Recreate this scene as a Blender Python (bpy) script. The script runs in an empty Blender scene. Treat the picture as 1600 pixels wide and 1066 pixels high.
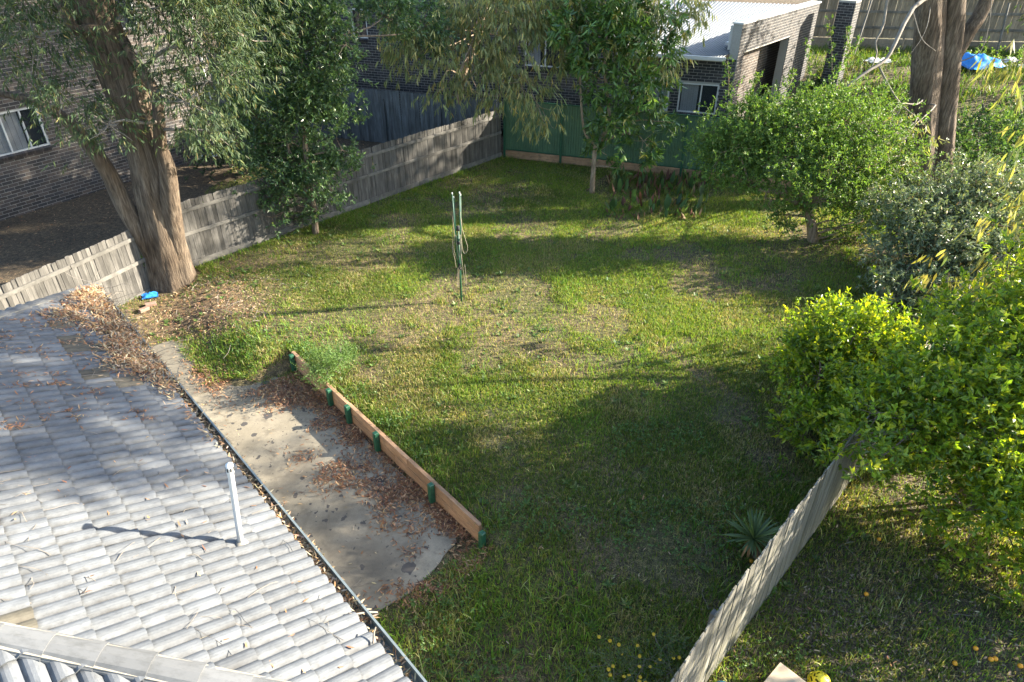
import bpy, bmesh, math, random
import numpy as np
from mathutils import Vector, Matrix

# ------------------------------------------------------------------ camera, sky, sun, exposure
scene = bpy.context.scene
COL = scene.collection
PITCH = math.radians(32.6); FPX = 1067.0; CAMH = 8.7
cam = bpy.data.cameras.new('camera'); cam_o = bpy.data.objects.new('camera', cam); COL.objects.link(cam_o)
cam.sensor_width = 36.0; cam.lens = 36.0 * FPX / 1600.0; cam.clip_end = 1000.0; cam.clip_start = 0.1
cam_o.location = (0, 0, CAMH); cam_o.rotation_euler = (math.pi / 2 - PITCH, 0, 0)
scene.camera = cam_o
SUN_EL = math.radians(22.5); SUN_AZ = math.radians(8.0)          # azimuth measured from +X towards +Y
SUNV = Vector((math.cos(SUN_EL) * math.cos(SUN_AZ), math.cos(SUN_EL) * math.sin(SUN_AZ), math.sin(SUN_EL)))
world = bpy.data.worlds.new('World'); scene.world = world; world.use_nodes = True
wn = world.node_tree.nodes; wl = world.node_tree.links
sky = wn.new('ShaderNodeTexSky'); sky.sky_type = 'NISHITA'; sky.sun_disc = False
sky.sun_elevation = SUN_EL; sky.sun_rotation = math.pi / 2 - SUN_AZ
wl.new(sky.outputs[0], wn['Background'].inputs[0]); wn['Background'].inputs[1].default_value = 0.105
sl = bpy.data.lights.new('sun', 'SUN'); sl.energy = 5.0; sl.angle = math.radians(0.5); sl.color = (1.0, 0.9, 0.74)
so = bpy.data.objects.new('sun', sl); COL.objects.link(so); so.rotation_euler = (-SUNV).to_track_quat('-Z', 'Y').to_euler()
so.location = (30, 6, 20)
scene.view_settings.view_transform = 'Standard'; scene.view_settings.look = 'None'
scene.view_settings.gamma = 1.0; scene.view_settings.exposure = 2.32
scene.view_settings.use_curve_mapping = False
scene.cycles.max_bounces = 8; scene.cycles.transparent_max_bounces = 8
scene.cycles.use_denoising = True

rng = np.random.default_rng(11)
random.seed(5)
A3 = lambda *v: np.array(v, float)

# ------------------------------------------------------------------ picture helpers (to measure places in the yard)
def ray(x, y):
    u = (x - 800) / FPX; v = (y - 533) / FPX
    return A3(u, math.cos(PITCH) - v * math.sin(PITCH), -math.sin(PITCH) - v * math.cos(PITCH))
CAM = A3(0, 0, CAMH)
def gz(x, y, z=0.0):
    d = ray(x, y); return CAM + d * ((z - CAMH) / d[2])
def at(x, y, Y):
    d = ray(x, y); return CAM + d * (Y / d[1])
def hit(x, y, p0, n):
    d = ray(x, y); return CAM + d * (np.dot(p0 - CAM, n) / np.dot(d, n))
def pix(P):
    P = np.atleast_2d(P) - CAM
    dep = P[:, 1] * math.cos(PITCH) - P[:, 2] * math.sin(PITCH)
    up = P[:, 1] * math.sin(PITCH) + P[:, 2] * math.cos(PITCH)
    dd = np.where(dep > .1, dep, .1)
    return 800 + FPX * P[:, 0] / dd, 533 - FPX * up / dd, dep
def inview(P, m=120):
    x, y, d = pix(P); return (d > .5) & (x > -m) & (x < 1600 + m) & (y > -m) & (y < 1066 + m)

# ------------------------------------------------------------------ numeric helpers
def hash2(ix, iy, seed):
    h = (ix.astype(np.int64) * 374761393 + iy.astype(np.int64) * 668265263 + seed * 1442695041) & 0xffffffff
    h = ((h ^ (h >> 13)) * 1274126177) & 0xffffffff
    return ((h ^ (h >> 16)) & 0xffff) / 65535.0
def vnoise(x, y, seed=0):
    x = np.asarray(x, float); y = np.asarray(y, float)
    ix = np.floor(x); iy = np.floor(y); fx = x - ix; fy = y - iy
    fx = fx * fx * (3 - 2 * fx); fy = fy * fy * (3 - 2 * fy)
    a = hash2(ix, iy, seed); b = hash2(ix + 1, iy, seed); c = hash2(ix, iy + 1, seed); d = hash2(ix + 1, iy + 1, seed)
    return (a * (1 - fx) + b * fx) * (1 - fy) + (c * (1 - fx) + d * fx) * fy
def fbm(x, y, seed=0, o=4):
    t = 0; a = .5; s = 0
    for k in range(o):
        t = t + a * vnoise(x * 2 ** k, y * 2 ** k, seed + k * 7); s += a; a *= .5
    return t / s
def sstep(x, a=0., b=1.):
    t = np.clip((x - a) / (b - a), 0, 1); return t * t * (3 - 2 * t)
def nrm(v):
    v = np.asarray(v, float); return v / np.maximum(np.linalg.norm(v, axis=-1, keepdims=True), 1e-9)
def runit(n):
    return nrm(rng.normal(size=(n, 3)))

# ------------------------------------------------------------------ mesh helpers
def mesh(name, V, F, col=None, smooth=False):
    """V (n,3); F list of int arrays (m,k)"""
    V = np.asarray(V, float); F = [np.asarray(f, np.int32) for f in F if len(f)]
    me = bpy.data.meshes.new(name)
    me.vertices.add(len(V)); me.vertices.foreach_set('co', V.astype(np.float32).ravel())
    nl = sum(f.size for f in F); npoly = sum(len(f) for f in F)
    me.loops.add(nl); me.polygons.add(npoly)
    me.loops.foreach_set('vertex_index', np.concatenate([f.ravel() for f in F]))
    tot = np.concatenate([np.full(len(f), f.shape[1], np.int32) for f in F])
    st = np.concatenate([[0], np.cumsum(tot)[:-1]]).astype(np.int32)
    me.polygons.foreach_set('loop_start', st); me.polygons.foreach_set('loop_total', tot)
    me.polygons.foreach_set('use_smooth', np.full(npoly, bool(smooth)))
    if col is not None:
        ca = me.color_attributes.new('Col', 'FLOAT_COLOR', 'POINT')
        c4 = np.ones((len(V), 4), np.float32); c4[:, :3] = np.clip(col, 0, 1)
        ca.data.foreach_set('color', c4.ravel())
    me.update(); me.validate()
    return me
def obj(name, me, mat=None, parent=None, label=None, cat=None, group=None, kind=None):
    o = bpy.data.objects.new(name, me); COL.objects.link(o)
    if mat is not None and me is not None and not me.materials: me.materials.append(mat)
    if parent is not None: o.parent = parent
    tag(o, label, cat, group, kind); return o
def tag(o, label=None, cat=None, group=None, kind=None):
    for k, v in (('label', label), ('category', cat), ('group', group), ('kind', kind)):
        if v: o[k] = v
    return o
def thing(name, label, cat, loc=(0, 0, 0), group=None):
    o = bpy.data.objects.new(name, None); COL.objects.link(o); o.location = [float(v) for v in loc]
    o.empty_display_size = .1
    return tag(o, label, cat, group)
def child(name, me, mat, parent, M=None):
    """mesh given in WORLD coordinates (or placed by matrix M in world) under an unrotated parent"""
    o = bpy.data.objects.new(name, me); COL.objects.link(o)
    if mat is not None and not me.materials: me.materials.append(mat)
    o.parent = parent
    base = Vector((0, 0, 0)); p = parent
    while p is not None: base += p.location; p = p.parent
    M = Matrix.Identity(4) if M is None else M
    o.matrix_basis = Matrix.Translation(-base) @ M
    return o
BOXF = np.array([[0, 3, 2, 1], [4, 5, 6, 7], [0, 1, 5, 4], [1, 2, 6, 5], [2, 3, 7, 6], [3, 0, 4, 7]])
class MB:
    def __init__(s): s.V = []; s.F = {}; s.C = []; s.n = 0
    def add(s, V, F, c=None):
        V = np.asarray(V, float)
        for f in F:
            f = np.asarray(f)
            if len(f): s.F.setdefault(f.shape[1], []).append(f + s.n)
        s.V.append(V); s.n += len(V)
        s.C.append(np.tile(A3(*c), (len(V), 1)) if c is not None else np.full((len(V), 3), .5))
    def box(s, c, h, ax=None, col=None):
        sg = A3(-1, -1, -1), A3(1, -1, -1), A3(1, 1, -1), A3(-1, 1, -1), A3(-1, -1, 1), A3(1, -1, 1), A3(1, 1, 1), A3(-1, 1, 1)
        L = np.array(sg) * np.asarray(h, float)
        if ax is not None: L = L @ np.asarray(ax, float)
        s.add(L + np.asarray(c, float), [BOXF], col)
    def tube(s, path, rad, sides=6, cap=True, col=None, rough=0., seed=0):
        V, F = tube(path, rad, sides, cap, rough, seed); s.add(V, F, col)
    def me(s, name, smooth=False, col=False):
        return mesh(name, np.concatenate(s.V), [np.concatenate(v) for v in s.F.values()], np.concatenate(s.C) if col else None, smooth)
def tube(path, rad, sides=6, cap=True, rough=0., seed=0):
    P = np.asarray(path, float); n = len(P); R = np.broadcast_to(np.asarray(rad, float), (n,))
    T = np.gradient(P, axis=0); T = nrm(T)
    ref = A3(0, 0, 1) if abs(T[:, 2]).mean() < .8 else A3(1, 0, 0)
    U = nrm(np.cross(np.tile(ref, (n, 1)), T)); W = np.cross(T, U)
    th = np.arange(sides) * 2 * math.pi / sides
    rr = R[:, None] * np.ones(sides)[None]
    if rough:
        zz = np.cumsum(np.r_[0, np.linalg.norm(np.diff(P, axis=0), axis=1)])
        rr = rr * (1 + rough * (fbm(np.cos(th)[None] * 2 + 9 + zz[:, None] * .6, np.sin(th)[None] * 2 + 5 + zz[:, None] * .3, seed) - .5) * 2)
    V = P[:, None] + (np.cos(th)[None, :, None] * U[:, None] + np.sin(th)[None, :, None] * W[:, None]) * rr[:, :, None]
    V = V.reshape(-1, 3)
    i = np.arange(n - 1)[:, None] * sides; j = np.arange(sides)[None]; k = (j + 1) % sides
    F = [np.stack([i + j, i + k, i + sides + k, i + sides + j], -1).reshape(-1, 4)]
    if cap:
        V = np.concatenate([V, P[:1], P[-1:]]); a = n * sides
        jj = np.arange(sides); kk = (jj + 1) % sides
        F.append(np.stack([kk, jj, np.full(sides, a)], -1)); F.append(np.stack([jj + (n - 1) * sides, kk + (n - 1) * sides, np.full(sides, a + 1)], -1))
    return V, F
def spline(pts, n):
    """Catmull-Rom through points (k,3) -> n samples"""
    P = np.asarray(pts, float); P = np.concatenate([2 * P[:1] - P[1:2], P, 2 * P[-1:] - P[-2:-1]])
    k = len(P) - 3; t = np.linspace(0, k - 1e-6, n); i = t.astype(int); f = (t - i)[:, None]
    a, b, c, d = P[i], P[i + 1], P[i + 2], P[i + 3]
    return .5 * (2 * b + (c - a) * f + (2 * a - 5 * b + 4 * c - d) * f ** 2 + (3 * b - a - 3 * c + d) * f ** 3)

# ------------------------------------------------------------------ materials
def newmat(name):
    m = bpy.data.materials.new(name); m.use_nodes = True
    nt = m.node_tree; return m, nt, nt.nodes, nt.links, nt.nodes['Principled BSDF']
def ramp(N, stops):
    r = N.new('ShaderNodeValToRGB'); e = r.color_ramp.elements
    while len(e) < len(stops): e.new(.5)
    for k, (p, c) in enumerate(stops):
        e[k].position = p; e[k].color = (*c, 1) if len(c) == 3 else c
    return r
def noise(N, L, vec, scale, detail=4, rough=.55, map_scale=None):
    t = N.new('ShaderNodeTexNoise'); t.inputs['Scale'].default_value = scale; t.inputs['Detail'].default_value = detail
    t.inputs['Roughness'].default_value = rough
    if map_scale is not None:
        mp = N.new('ShaderNodeMapping'); mp.inputs['Scale'].default_value = map_scale; L.new(vec, mp.inputs[0]); vec = mp.outputs[0]
    L.new(vec, t.inputs['Vector']); return t.outputs['Fac']
def mixc(N, L, fac, a, b, mode='MIX'):
    m = N.new('ShaderNodeMix'); m.data_type = 'RGBA'; m.blend_type = mode
    for s, v in ((m.inputs[0], fac), (m.inputs[6], a), (m.inputs[7], b)):
        if isinstance(v, (int, float)): s.default_value = v
        elif isinstance(v, tuple): s.default_value = (*v, 1)
        else: L.new(v, s)
    return m.outputs[2]
def bump(N, L, h, bs, strength=.3, dist=.02):
    b = N.new('ShaderNodeBump'); b.inputs['Strength'].default_value = strength; b.inputs['Distance'].default_value = dist
    L.new(h, b.inputs['Height']); L.new(b.outputs[0], bs.inputs['Normal'])
def mmath(N, L, op, a, b=0.):
    m = N.new('ShaderNodeMath'); m.operation = op
    for s, v in ((m.inputs[0], a), (m.inputs[1], b)):
        if isinstance(v, (int, float)): s.default_value = v
        else: L.new(v, s)
    return m.outputs[0]
def leafmat(name, rough=.45, trans=.4, spec=.5, tint=(1.25, 1.3, .55)):
    m, nt, N, L, bs = newmat(name)
    at_ = N.new('ShaderNodeAttribute'); at_.attribute_name = 'Col'
    L.new(at_.outputs['Color'], bs.inputs['Base Color']); bs.inputs['Roughness'].default_value = rough
    bs.inputs['Specular IOR Level'].default_value = spec
    tr = N.new('ShaderNodeBsdfTranslucent'); L.new(mixc(N, L, 1., at_.outputs['Color'], tint, 'MULTIPLY'), tr.inputs[0])
    mx = N.new('ShaderNodeMixShader'); mx.inputs[0].default_value = trans
    L.new(bs.outputs[0], mx.inputs[1]); L.new(tr.outputs[0], mx.inputs[2]); L.new(mx.outputs[0], N['Material Output'].inputs[0])
    return m
def attrmat(name, rough=.8, nscale=40., namp=.35, bmp=0.):
    m, nt, N, L, bs = newmat(name)
    a = N.new('ShaderNodeAttribute'); a.attribute_name = 'Col'
    tc = N.new('ShaderNodeTexCoord'); f = noise(N, L, tc.outputs['Object'], nscale, 5, .65)
    r = ramp(N, [(.25, (1 - namp,) * 3), (.75, (1 + namp,) * 3)]); L.new(f, r.inputs[0])
    L.new(mixc(N, L, 1., a.outputs['Color'], r.outputs[0], 'MULTIPLY'), bs.inputs['Base Color']); bs.inputs['Roughness'].default_value = rough
    if bmp: bump(N, L, f, bs, bmp, .02)
    return m
def plain(name, c, rough=.6, metal=0., var=.15, scale=12.):
    m, nt, N, L, bs = newmat(name)
    tc = N.new('ShaderNodeTexCoord'); f = noise(N, L, tc.outputs['Object'], scale, 5, .6)
    r = ramp(N, [(.3, tuple(v * (1 - var) for v in c)), (.7, tuple(min(1, v * (1 + var)) for v in c))]); L.new(f, r.inputs[0])
    L.new(r.outputs[0], bs.inputs['Base Color']); bs.inputs['Roughness'].default_value = rough; bs.inputs['Metallic'].default_value = metal
    return m
def woodmat(name, c0, c1, grain=(14, 14, .8), rough=.85, var=.35, stain=None):
    """weathered timber: grain along local Z, tone differs per piece"""
    m, nt, N, L, bs = newmat(name)
    tc = N.new('ShaderNodeTexCoord'); oi = N.new('ShaderNodeObjectInfo')
    off = N.new('ShaderNodeVectorMath'); off.operation = 'MULTIPLY_ADD'
    L.new(oi.outputs['Random'], off.inputs[0]); off.inputs[1].default_value = (31, 17, 53); L.new(tc.outputs['Object'], off.inputs[2])
    g = noise(N, L, off.outputs[0], 3., 6, .7, grain); b_ = noise(N, L, off.outputs[0], 1.3, 3)
    r = ramp(N, [(.3, c0), (.72, c1)]); L.new(g, r.inputs[0])
    tone = N.new('ShaderNodeMapRange'); L.new(oi.outputs['Random'], tone.inputs[0]); tone.inputs[3].default_value = 1 - var; tone.inputs[4].default_value = 1 + var * .7
    c = mixc(N, L, 1., r.outputs[0], tone.outputs[0], 'MULTIPLY')
    rb = ramp(N, [(.35, (.6, .6, .58)), (.65, (1.1, 1.1, 1.1))]); L.new(b_, rb.inputs[0])
    c = mixc(N, L, .8, c, rb.outputs[0], 'MULTIPLY')
    if stain:
        s = noise(N, L, tc.outputs['Generated'], 2.2, 3, .6, (6, 6, 1)); rs = ramp(N, [(.5, (0, 0, 0)), (.7, (1, 1, 1))]); L.new(s, rs.inputs[0])
        c = mixc(N, L, rs.outputs[0], c, stain)
    L.new(c, bs.inputs['Base Color']); bs.inputs['Roughness'].default_value = rough
    bump(N, L, g, bs, .35, .006); return m
def barkmat(name, c0, c1, c2, scale=(9, 9, .9)):
    m, nt, N, L, bs = newmat(name)
    tc = N.new('ShaderNodeTexCoord')
    g = noise(N, L, tc.outputs['Object'], 2.2, 8, .65, scale); b_ = noise(N, L, tc.outputs['Object'], .9, 4)
    r = ramp(N, [(.28, c0), (.5, c1), (.75, c2)]); L.new(g, r.inputs[0])
    rb = ramp(N, [(.3, (.65, .55, .45)), (.7, (1.15, 1.1, 1.05))]); L.new(b_, rb.inputs[0])
    L.new(mixc(N, L, 1., r.outputs[0], rb.outputs[0], 'MULTIPLY'), bs.inputs['Base Color']); bs.inputs['Roughness'].default_value = .95
    bump(N, L, g, bs, 1., .05); return m

M_leaf = leafmat('leaf_matt', .5, .38, .4)
M_gloss = leafmat('leaf_glossy', .3, .36, .6)
M_citrus = leafmat('leaf_citrus', .32, .5, .6, (1.6, 1.5, .4))
M_gum = leafmat('leaf_gum', .55, .35, .3, (1.2, 1.2, .6))
M_grass = leafmat('grass_blades', .55, .4, .3, (1.3, 1.25, .5))
M_litter = leafmat('dry_leaf', .7, .15, .3, (1.2, 1., .7))
M_pal = woodmat('weathered_paling', (.05, .047, .042), (.17, .16, .145), var=.35)
M_rail = woodmat('weathered_rail', (.085, .08, .072), (.2, .19, .17), grain=(1.5, 1.5, 1.5), var=.15)
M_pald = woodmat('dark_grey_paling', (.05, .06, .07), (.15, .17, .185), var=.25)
M_paln = woodmat('near_paling', (.09, .085, .077), (.235, .225, .208), var=.4, stain=(.24, .22, .085))
M_palf = woodmat('far_paling', (.16, .13, .095), (.33, .28, .21), var=.25)
M_sleeper = woodmat('orange_sleeper', (.29, .165, .092), (.50, .31, .18), grain=(.7, 9, 9), var=.22, stain=(.22, .15, .095))
M_greenpost = plain('green_paint', (.018, .085, .045), .45, 0, .25, 20)
M_greensheet = plain('green_sheet', (.075, .15, .085), .5, 0, .2, 3)
M_bark = barkmat('stringy_bark', (.022, .017, .012), (.12, .096, .072), (.25, .215, .17))
M_bark2 = barkmat('grey_bark', (.06, .05, .04), (.2, .17, .135), (.36, .32, .27), (14, 14, 2.5))
M_barkw = barkmat('pale_bark', (.16, .12, .085), (.34, .27, .2), (.5, .44, .36), (10, 10, 2))
M_twig = plain('twig_wood', (.2, .175, .145), .85, 0, .3, 8)
M_mortar = plain('mortar', (.32, .31, .28), .95, 0, .15, 30)
M_brick = attrmat('dark_brick', .75, 35, .3, .2)
M_white = plain('white_frame', (.55, .55, .53), .45, 0, .06)
M_metal = plain('roof_steel', (.15, .16, .168), .45, .15, .18, 2)
M_gutter = plain('gutter_steel', (.19, .225, .225), .4, .2, .15, 6)
M_dark = plain('dark_gap', (.03, .03, .03), .9)

# ------------------------------------------------------------------ the lie of the land
WA = A3(-5.0, 13.0); WB = A3(-.52, 7.85); WL = np.linalg.norm(WB - WA); EW = (WB - WA) / WL; NW = A3(-EW[1], EW[0])
PATIO_Z = -.33
K = A3(-.39, 27.6, 0); G = A3(.943, -.333, 0); B_ = A3(.333, .943, 0)
def sd(x, y):
    rx = x - WA[0]; ry = y - WA[1]
    return rx * EW[0] + ry * EW[1], rx * NW[0] + ry * NW[1]
def ground(x, y):
    x = np.asarray(x, float); y = np.asarray(y, float)
    s, d = sd(x, y)
    mid = (d < 0).astype(float)
    before = 1 - sstep(d, -1.7, -.25); after = 1 - sstep(d, -1.2, .9)
    wb = sstep(-s, 0, .35); wa = sstep(s - WL, 0, .35)
    low = mid * (1 - wb) * (1 - wa) + before * wb + after * wa
    low = low * sstep(s, -6.5, -3.5)
    z = -.36 * low + .05 * (fbm(x * .5, y * .5, 3) - .5) * (1 - low)
    o = (x - K[0]) * B_[0] + (y - K[1]) * B_[1]
    return z + 2.2 * sstep(o, 3.2, 13)
def RIGHTFENCE_X(y): return 5.58 + (y - 8.43) * .925
def zone_cols(x, y):
    s, d = sd(x, y)
    n1 = fbm(x * .8, y * .8, 21); n2 = fbm(x * 3, y * 3, 22)
    c = np.empty((len(x), 3)); c[:] = (.12, .098, .058)
    c = c * (.7 + .7 * n2[:, None])
    g = sstep(n1, .42, .62)[:, None]; c = c * (1 - g) + np.array([.10, .10, .045]) * g
    dirt = np.exp(-(((x + 8) / 2.6) ** 2 + ((y - 15.2) / 2.2) ** 2))[:, None]
    c = c * (1 - dirt) + np.array([.15, .11, .075]) * dirt
    dirt2 = np.exp(-(((x - 8.5) / 3.2) ** 2 + ((y - 18.) / 2.) ** 2))[:, None] * .8
    c = c * (1 - dirt2) + np.array([.11, .085, .055]) * dirt2
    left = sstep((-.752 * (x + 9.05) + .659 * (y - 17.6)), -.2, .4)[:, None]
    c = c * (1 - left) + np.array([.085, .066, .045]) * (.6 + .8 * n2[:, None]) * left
    right = sstep(x - RIGHTFENCE_X(y), -.1, .1)[:, None] * (y < 12)[:, None]
    c = c * (1 - right) + np.array([.105, .088, .06]) * (.6 + .8 * n2[:, None]) * right
    return c
def axis_pts(lo, hi, fine_lo, fine_hi, step):
    a = np.arange(fine_lo, fine_hi + 1e-6, step)
    l = fine_lo - np.geomspace(.4, fine_lo - lo, 14)[::-1]; r = fine_hi + np.geomspace(.4, hi - fine_hi, 14)
    return np.concatenate([l, a, r])
ss = axis_pts(-160, 160, -26, 12, .3); dd = axis_pts(-160, 160, -14, 26, .3)
dd = np.unique(np.round(np.concatenate([dd[np.abs(dd) > .12], [-.06, -.03, .03, .06]]), 3)); 
S, D = np.meshgrid(ss, dd, indexing='ij')
gx = WA[0] + S * EW[0] + D * NW[0]; gy = WA[1] + S * EW[1] + D * NW[1]
gv = np.stack([gx, gy, ground(gx, gy)], -1).reshape(-1, 3)
ni, nj = S.shape; idx = np.arange(ni * nj).reshape(ni, nj)
gf = np.stack([idx[:-1, :-1], idx[1:, :-1], idx[1:, 1:], idx[:-1, 1:]], -1).reshape(-1, 4)
m, nt, N, L, bs = newmat('soil_and_thatch')
a = N.new('ShaderNodeAttribute'); a.attribute_name = 'Col'; tc = N.new('ShaderNodeTexCoord')
f1 = noise(N, L, tc.outputs['Object'], 9, 8, .75); f2 = noise(N, L, tc.outputs['Object'], 45, 4, .7)
r1 = ramp(N, [(.36, (.3, .28, .25)), (.52, (1., 1, 1)), (.66, (2.0, 1.85, 1.5))]); L.new(f1, r1.inputs[0])
r2 = ramp(N, [(.38, (.3, .3, .3)), (.62, (1.8, 1.7, 1.45))]); L.new(f2, r2.inputs[0])
c = mixc(N, L, 1., a.outputs['Color'], r1.outputs[0], 'MULTIPLY'); c = mixc(N, L, 1., c, r2.outputs[0], 'MULTIPLY')
L.new(c, bs.inputs['Base Color']); bs.inputs['Roughness'].default_value = .95; bump(N, L, f2, bs, .9, .05)
M_soil = m
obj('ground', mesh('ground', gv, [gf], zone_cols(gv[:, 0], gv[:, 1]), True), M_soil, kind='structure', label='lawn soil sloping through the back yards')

# ------------------------------------------------------------------ concrete patio and path
def concrete(name, c0, c1, stain=0.):
    m, nt, N, L, bs = newmat(name)
    tc = N.new('ShaderNodeTexCoord'); V = tc.outputs['Object']
    f = noise(N, L, V, 1.1, 7, .62); r = ramp(N, [(.3, c0), (.6, c1), (.78, tuple(v * 1.35 for v in c1))]); L.new(f, r.inputs[0]); c = r.outputs[0]
    g = noise(N, L, V, 60, 3, .6); rg = ramp(N, [(.3, (.85,) * 3), (.7, (1.12,) * 3)]); L.new(g, rg.inputs[0]); c = mixc(N, L, 1., c, rg.outputs[0], 'MULTIPLY')
    d = noise(N, L, V, 3.1, 6, .7); rd = ramp(N, [(.52, (0, 0, 0)), (.7, (1, 1, 1))]); L.new(d, rd.inputs[0]); c = mixc(N, L, mmath(N, L, 'MULTIPLY', rd.outputs[0], .65), c, (.085, .075, .06))
    if stain:
        wv = N.new('ShaderNodeVectorMath'); wv.operation = 'ADD'
        nz = N.new('ShaderNodeTexNoise'); nz.inputs['Scale'].default_value = 9; L.new(V, nz.inputs['Vector'])
        sc = N.new('ShaderNodeVectorMath'); sc.operation = 'SCALE'; sc.inputs['Scale'].default_value = .16; L.new(nz.outputs['Color'], sc.inputs[0])
        L.new(V, wv.inputs[0]); L.new(sc.outputs[0], wv.inputs[1])
        for sca, th, zone in ((2.6, .36, .5), (6., .3, .52), (13., .24, .5)):
            vo = N.new('ShaderNodeTexVoronoi'); vo.inputs['Scale'].default_value = sca; L.new(wv.outputs[0], vo.inputs['Vector'])
            sx = N.new('ShaderNodeSeparateColor'); L.new(vo.outputs['Color'], sx.inputs[0])
            thr = mmath(N, L, 'MULTIPLY', mmath(N, L, 'SUBTRACT', sx.outputs[0], .45), th * 2)
            k = mmath(N, L, 'LESS_THAN', vo.outputs['Distance'], thr)
            c = mixc(N, L, mmath(N, L, 'MULTIPLY', k, stain), c, (.045, .043, .045))
    if stain > .5:      # old damp stain at the low end of the slab and a hairline crack
        for px_, py_, r0, r1 in ((-2.5, 7.5, .5, 1.5), (-4.2, 9.6, .1, .7), (-1.6, 7.6, .1, .5)):
            ds = N.new('ShaderNodeVectorMath'); ds.operation = 'DISTANCE'; L.new(V, ds.inputs[0]); ds.inputs[1].default_value = (px_, py_, PATIO_Z)
            wob_ = mmath(N, L, 'ADD', ds.outputs['Value'], mmath(N, L, 'MULTIPLY', mmath(N, L, 'SUBTRACT', f, .5), 3.2))
            mr = N.new('ShaderNodeMapRange'); L.new(wob_, mr.inputs[0]); mr.inputs[1].default_value = r1; mr.inputs[2].default_value = r0; mr.inputs[3].default_value = 0; mr.inputs[4].default_value = .42
            c = mixc(N, L, mr.outputs[0], c, (.085, .075, .062))
    L.new(c, bs.inputs['Base Color']); bs.inputs['Roughness'].default_value = .85; bump(N, L, g, bs, .25, .004)
    return m
def slab(name, poly, z, thick, mat, label):
    # poly in wall coordinates (s,d): densify and roughen the edge
    P = []
    for i in range(len(poly)):
        a0 = A3(*poly[i]); a1 = A3(*poly[(i + 1) % len(poly)]); n = max(2, int(np.linalg.norm(a1 - a0) / .12))
        for k in range(n): P.append(a0 + (a1 - a0) * k / n)
    P = np.array(P); w = WA + P[:, :1] * EW + P[:, 1:] * NW
    w = w + .05 * (np.stack([fbm(w[:, 0] * 2, w[:, 1] * 2, 31), fbm(w[:, 0] * 2, w[:, 1] * 2, 37)], -1) - .5) * 2
    bm = bmesh.new(); vs = [bm.verts.new((p[0], p[1], z)) for p in w]; fc = bm.faces.new(vs)
    if fc.normal.z < 0: fc.normal_flip()
    ex = bmesh.ops.extrude_face_region(bm, geom=[fc])
    for v in ex['geom']:
        if isinstance(v, bmesh.types.BMVert): v.co.z -= thick
    bmesh.ops.recalc_face_normals(bm, faces=bm.faces)
    me = bpy.data.meshes.new(name); bm.to_mesh(me); bm.free()
    return obj(name, me, mat, kind='structure', label=label)
M_conc = concrete('patio_concrete', (.155, .135, .098), (.27, .238, .178), .9)
M_conc2 = concrete('path_concrete', (.13, .114, .085), (.205, .182, .138), .35)
slab('patio', [(-.4, -2.52), (-.4, -1.0), (.1, -.5), (.9, -.12), (6.2, -.12), (6.5, -.3), (6.72, -.75), (6.88, -1.5), (6.8, -2.52)], PATIO_Z, .12, M_conc, 'stained concrete patio below the timber retaining wall')
slab('path', [(-3.1, -5.2), (-3.1, -1.75), (-2.4, -1.4), (-1.3, -1.95), (-.46, -1.5), (-.44, -2.55), (7.0, -2.55), (7.2, -5.2)], PATIO_Z - .012, .12, M_conc2, 'concrete path along the house under the gutter')


# ------------------------------------------------------------------ the tiled house in the near corner
ZE = 2.8; PIT = math.radians(22)
E0 = gz(140, 450, ZE); E1 = gz(630, 1066, ZE)
EV = nrm(E1 - E0); NV = A3(-EV[1], EV[0], 0); RL = 10.63
C2 = E0 + EV * RL
UPZ = A3(0, 0, 1)
def face_frame(O, u, outw):
    w = nrm(-outw * math.cos(PIT) + UPZ * math.sin(PIT)); n = np.cross(u, w); return O, u, w, n
F1 = face_frame(C2, -EV, NV); F2 = face_frame(C2 - NV * RL, NV, EV); F3 = face_frame(E0, -NV, -EV)
def roofpt(F, u, q, h=0.):
    O, a, w, n = F; return O + np.multiply.outer(u, a) + np.multiply.outer(q, w) + np.multiply.outer(h, n) if np.ndim(u) else O + a * u + w * q + n * h
TW, TE, TLn = .30, .345, .405
prof = [(0, .0), (.016, .013), (.032, .026), (.058, .034), (.09, .034), (.114, .026), (.132, .011), (.146, .001)]
up_ = [p[0] for p in prof] + [p[0] + .15 for p in prof] + [.298]; hp_ = [p[1] for p in prof] * 2 + [.0]
def tile_mesh(var):
    r = np.random.default_rng(var); nu = len(up_); V = []; F = []
    dz = r.uniform(-.004, .004)
    for w, z in ((-.035, .036 + dz), (TLn * .5, .016), (TLn - .035, 0.)):
        for k in range(nu): V.append((up_[k], w + r.normal() * .0015, z + hp_[k]))
    for k in range(nu): V.append((up_[k], -.033, .036 + dz + hp_[k] - .03))
    for i in range(2):
        for k in range(nu - 1): F.append((i * nu + k, i * nu + k + 1, (i + 1) * nu + k + 1, (i + 1) * nu + k))
    for k in range(nu - 1): F.append((3 * nu + k, 3 * nu + k + 1, k + 1, k))
    F.append((3 * nu, 0, nu, nu)[:3] if False else (3 * nu, 0, nu)); F.append((nu - 1, 4 * nu - 1, 2 * nu - 1))
    q = [f for f in F if len(f) == 4]; t = [f for f in F if len(f) == 3]
    return mesh('roof_tile', np.array(V), [np.array(q), np.array(t)])
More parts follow.
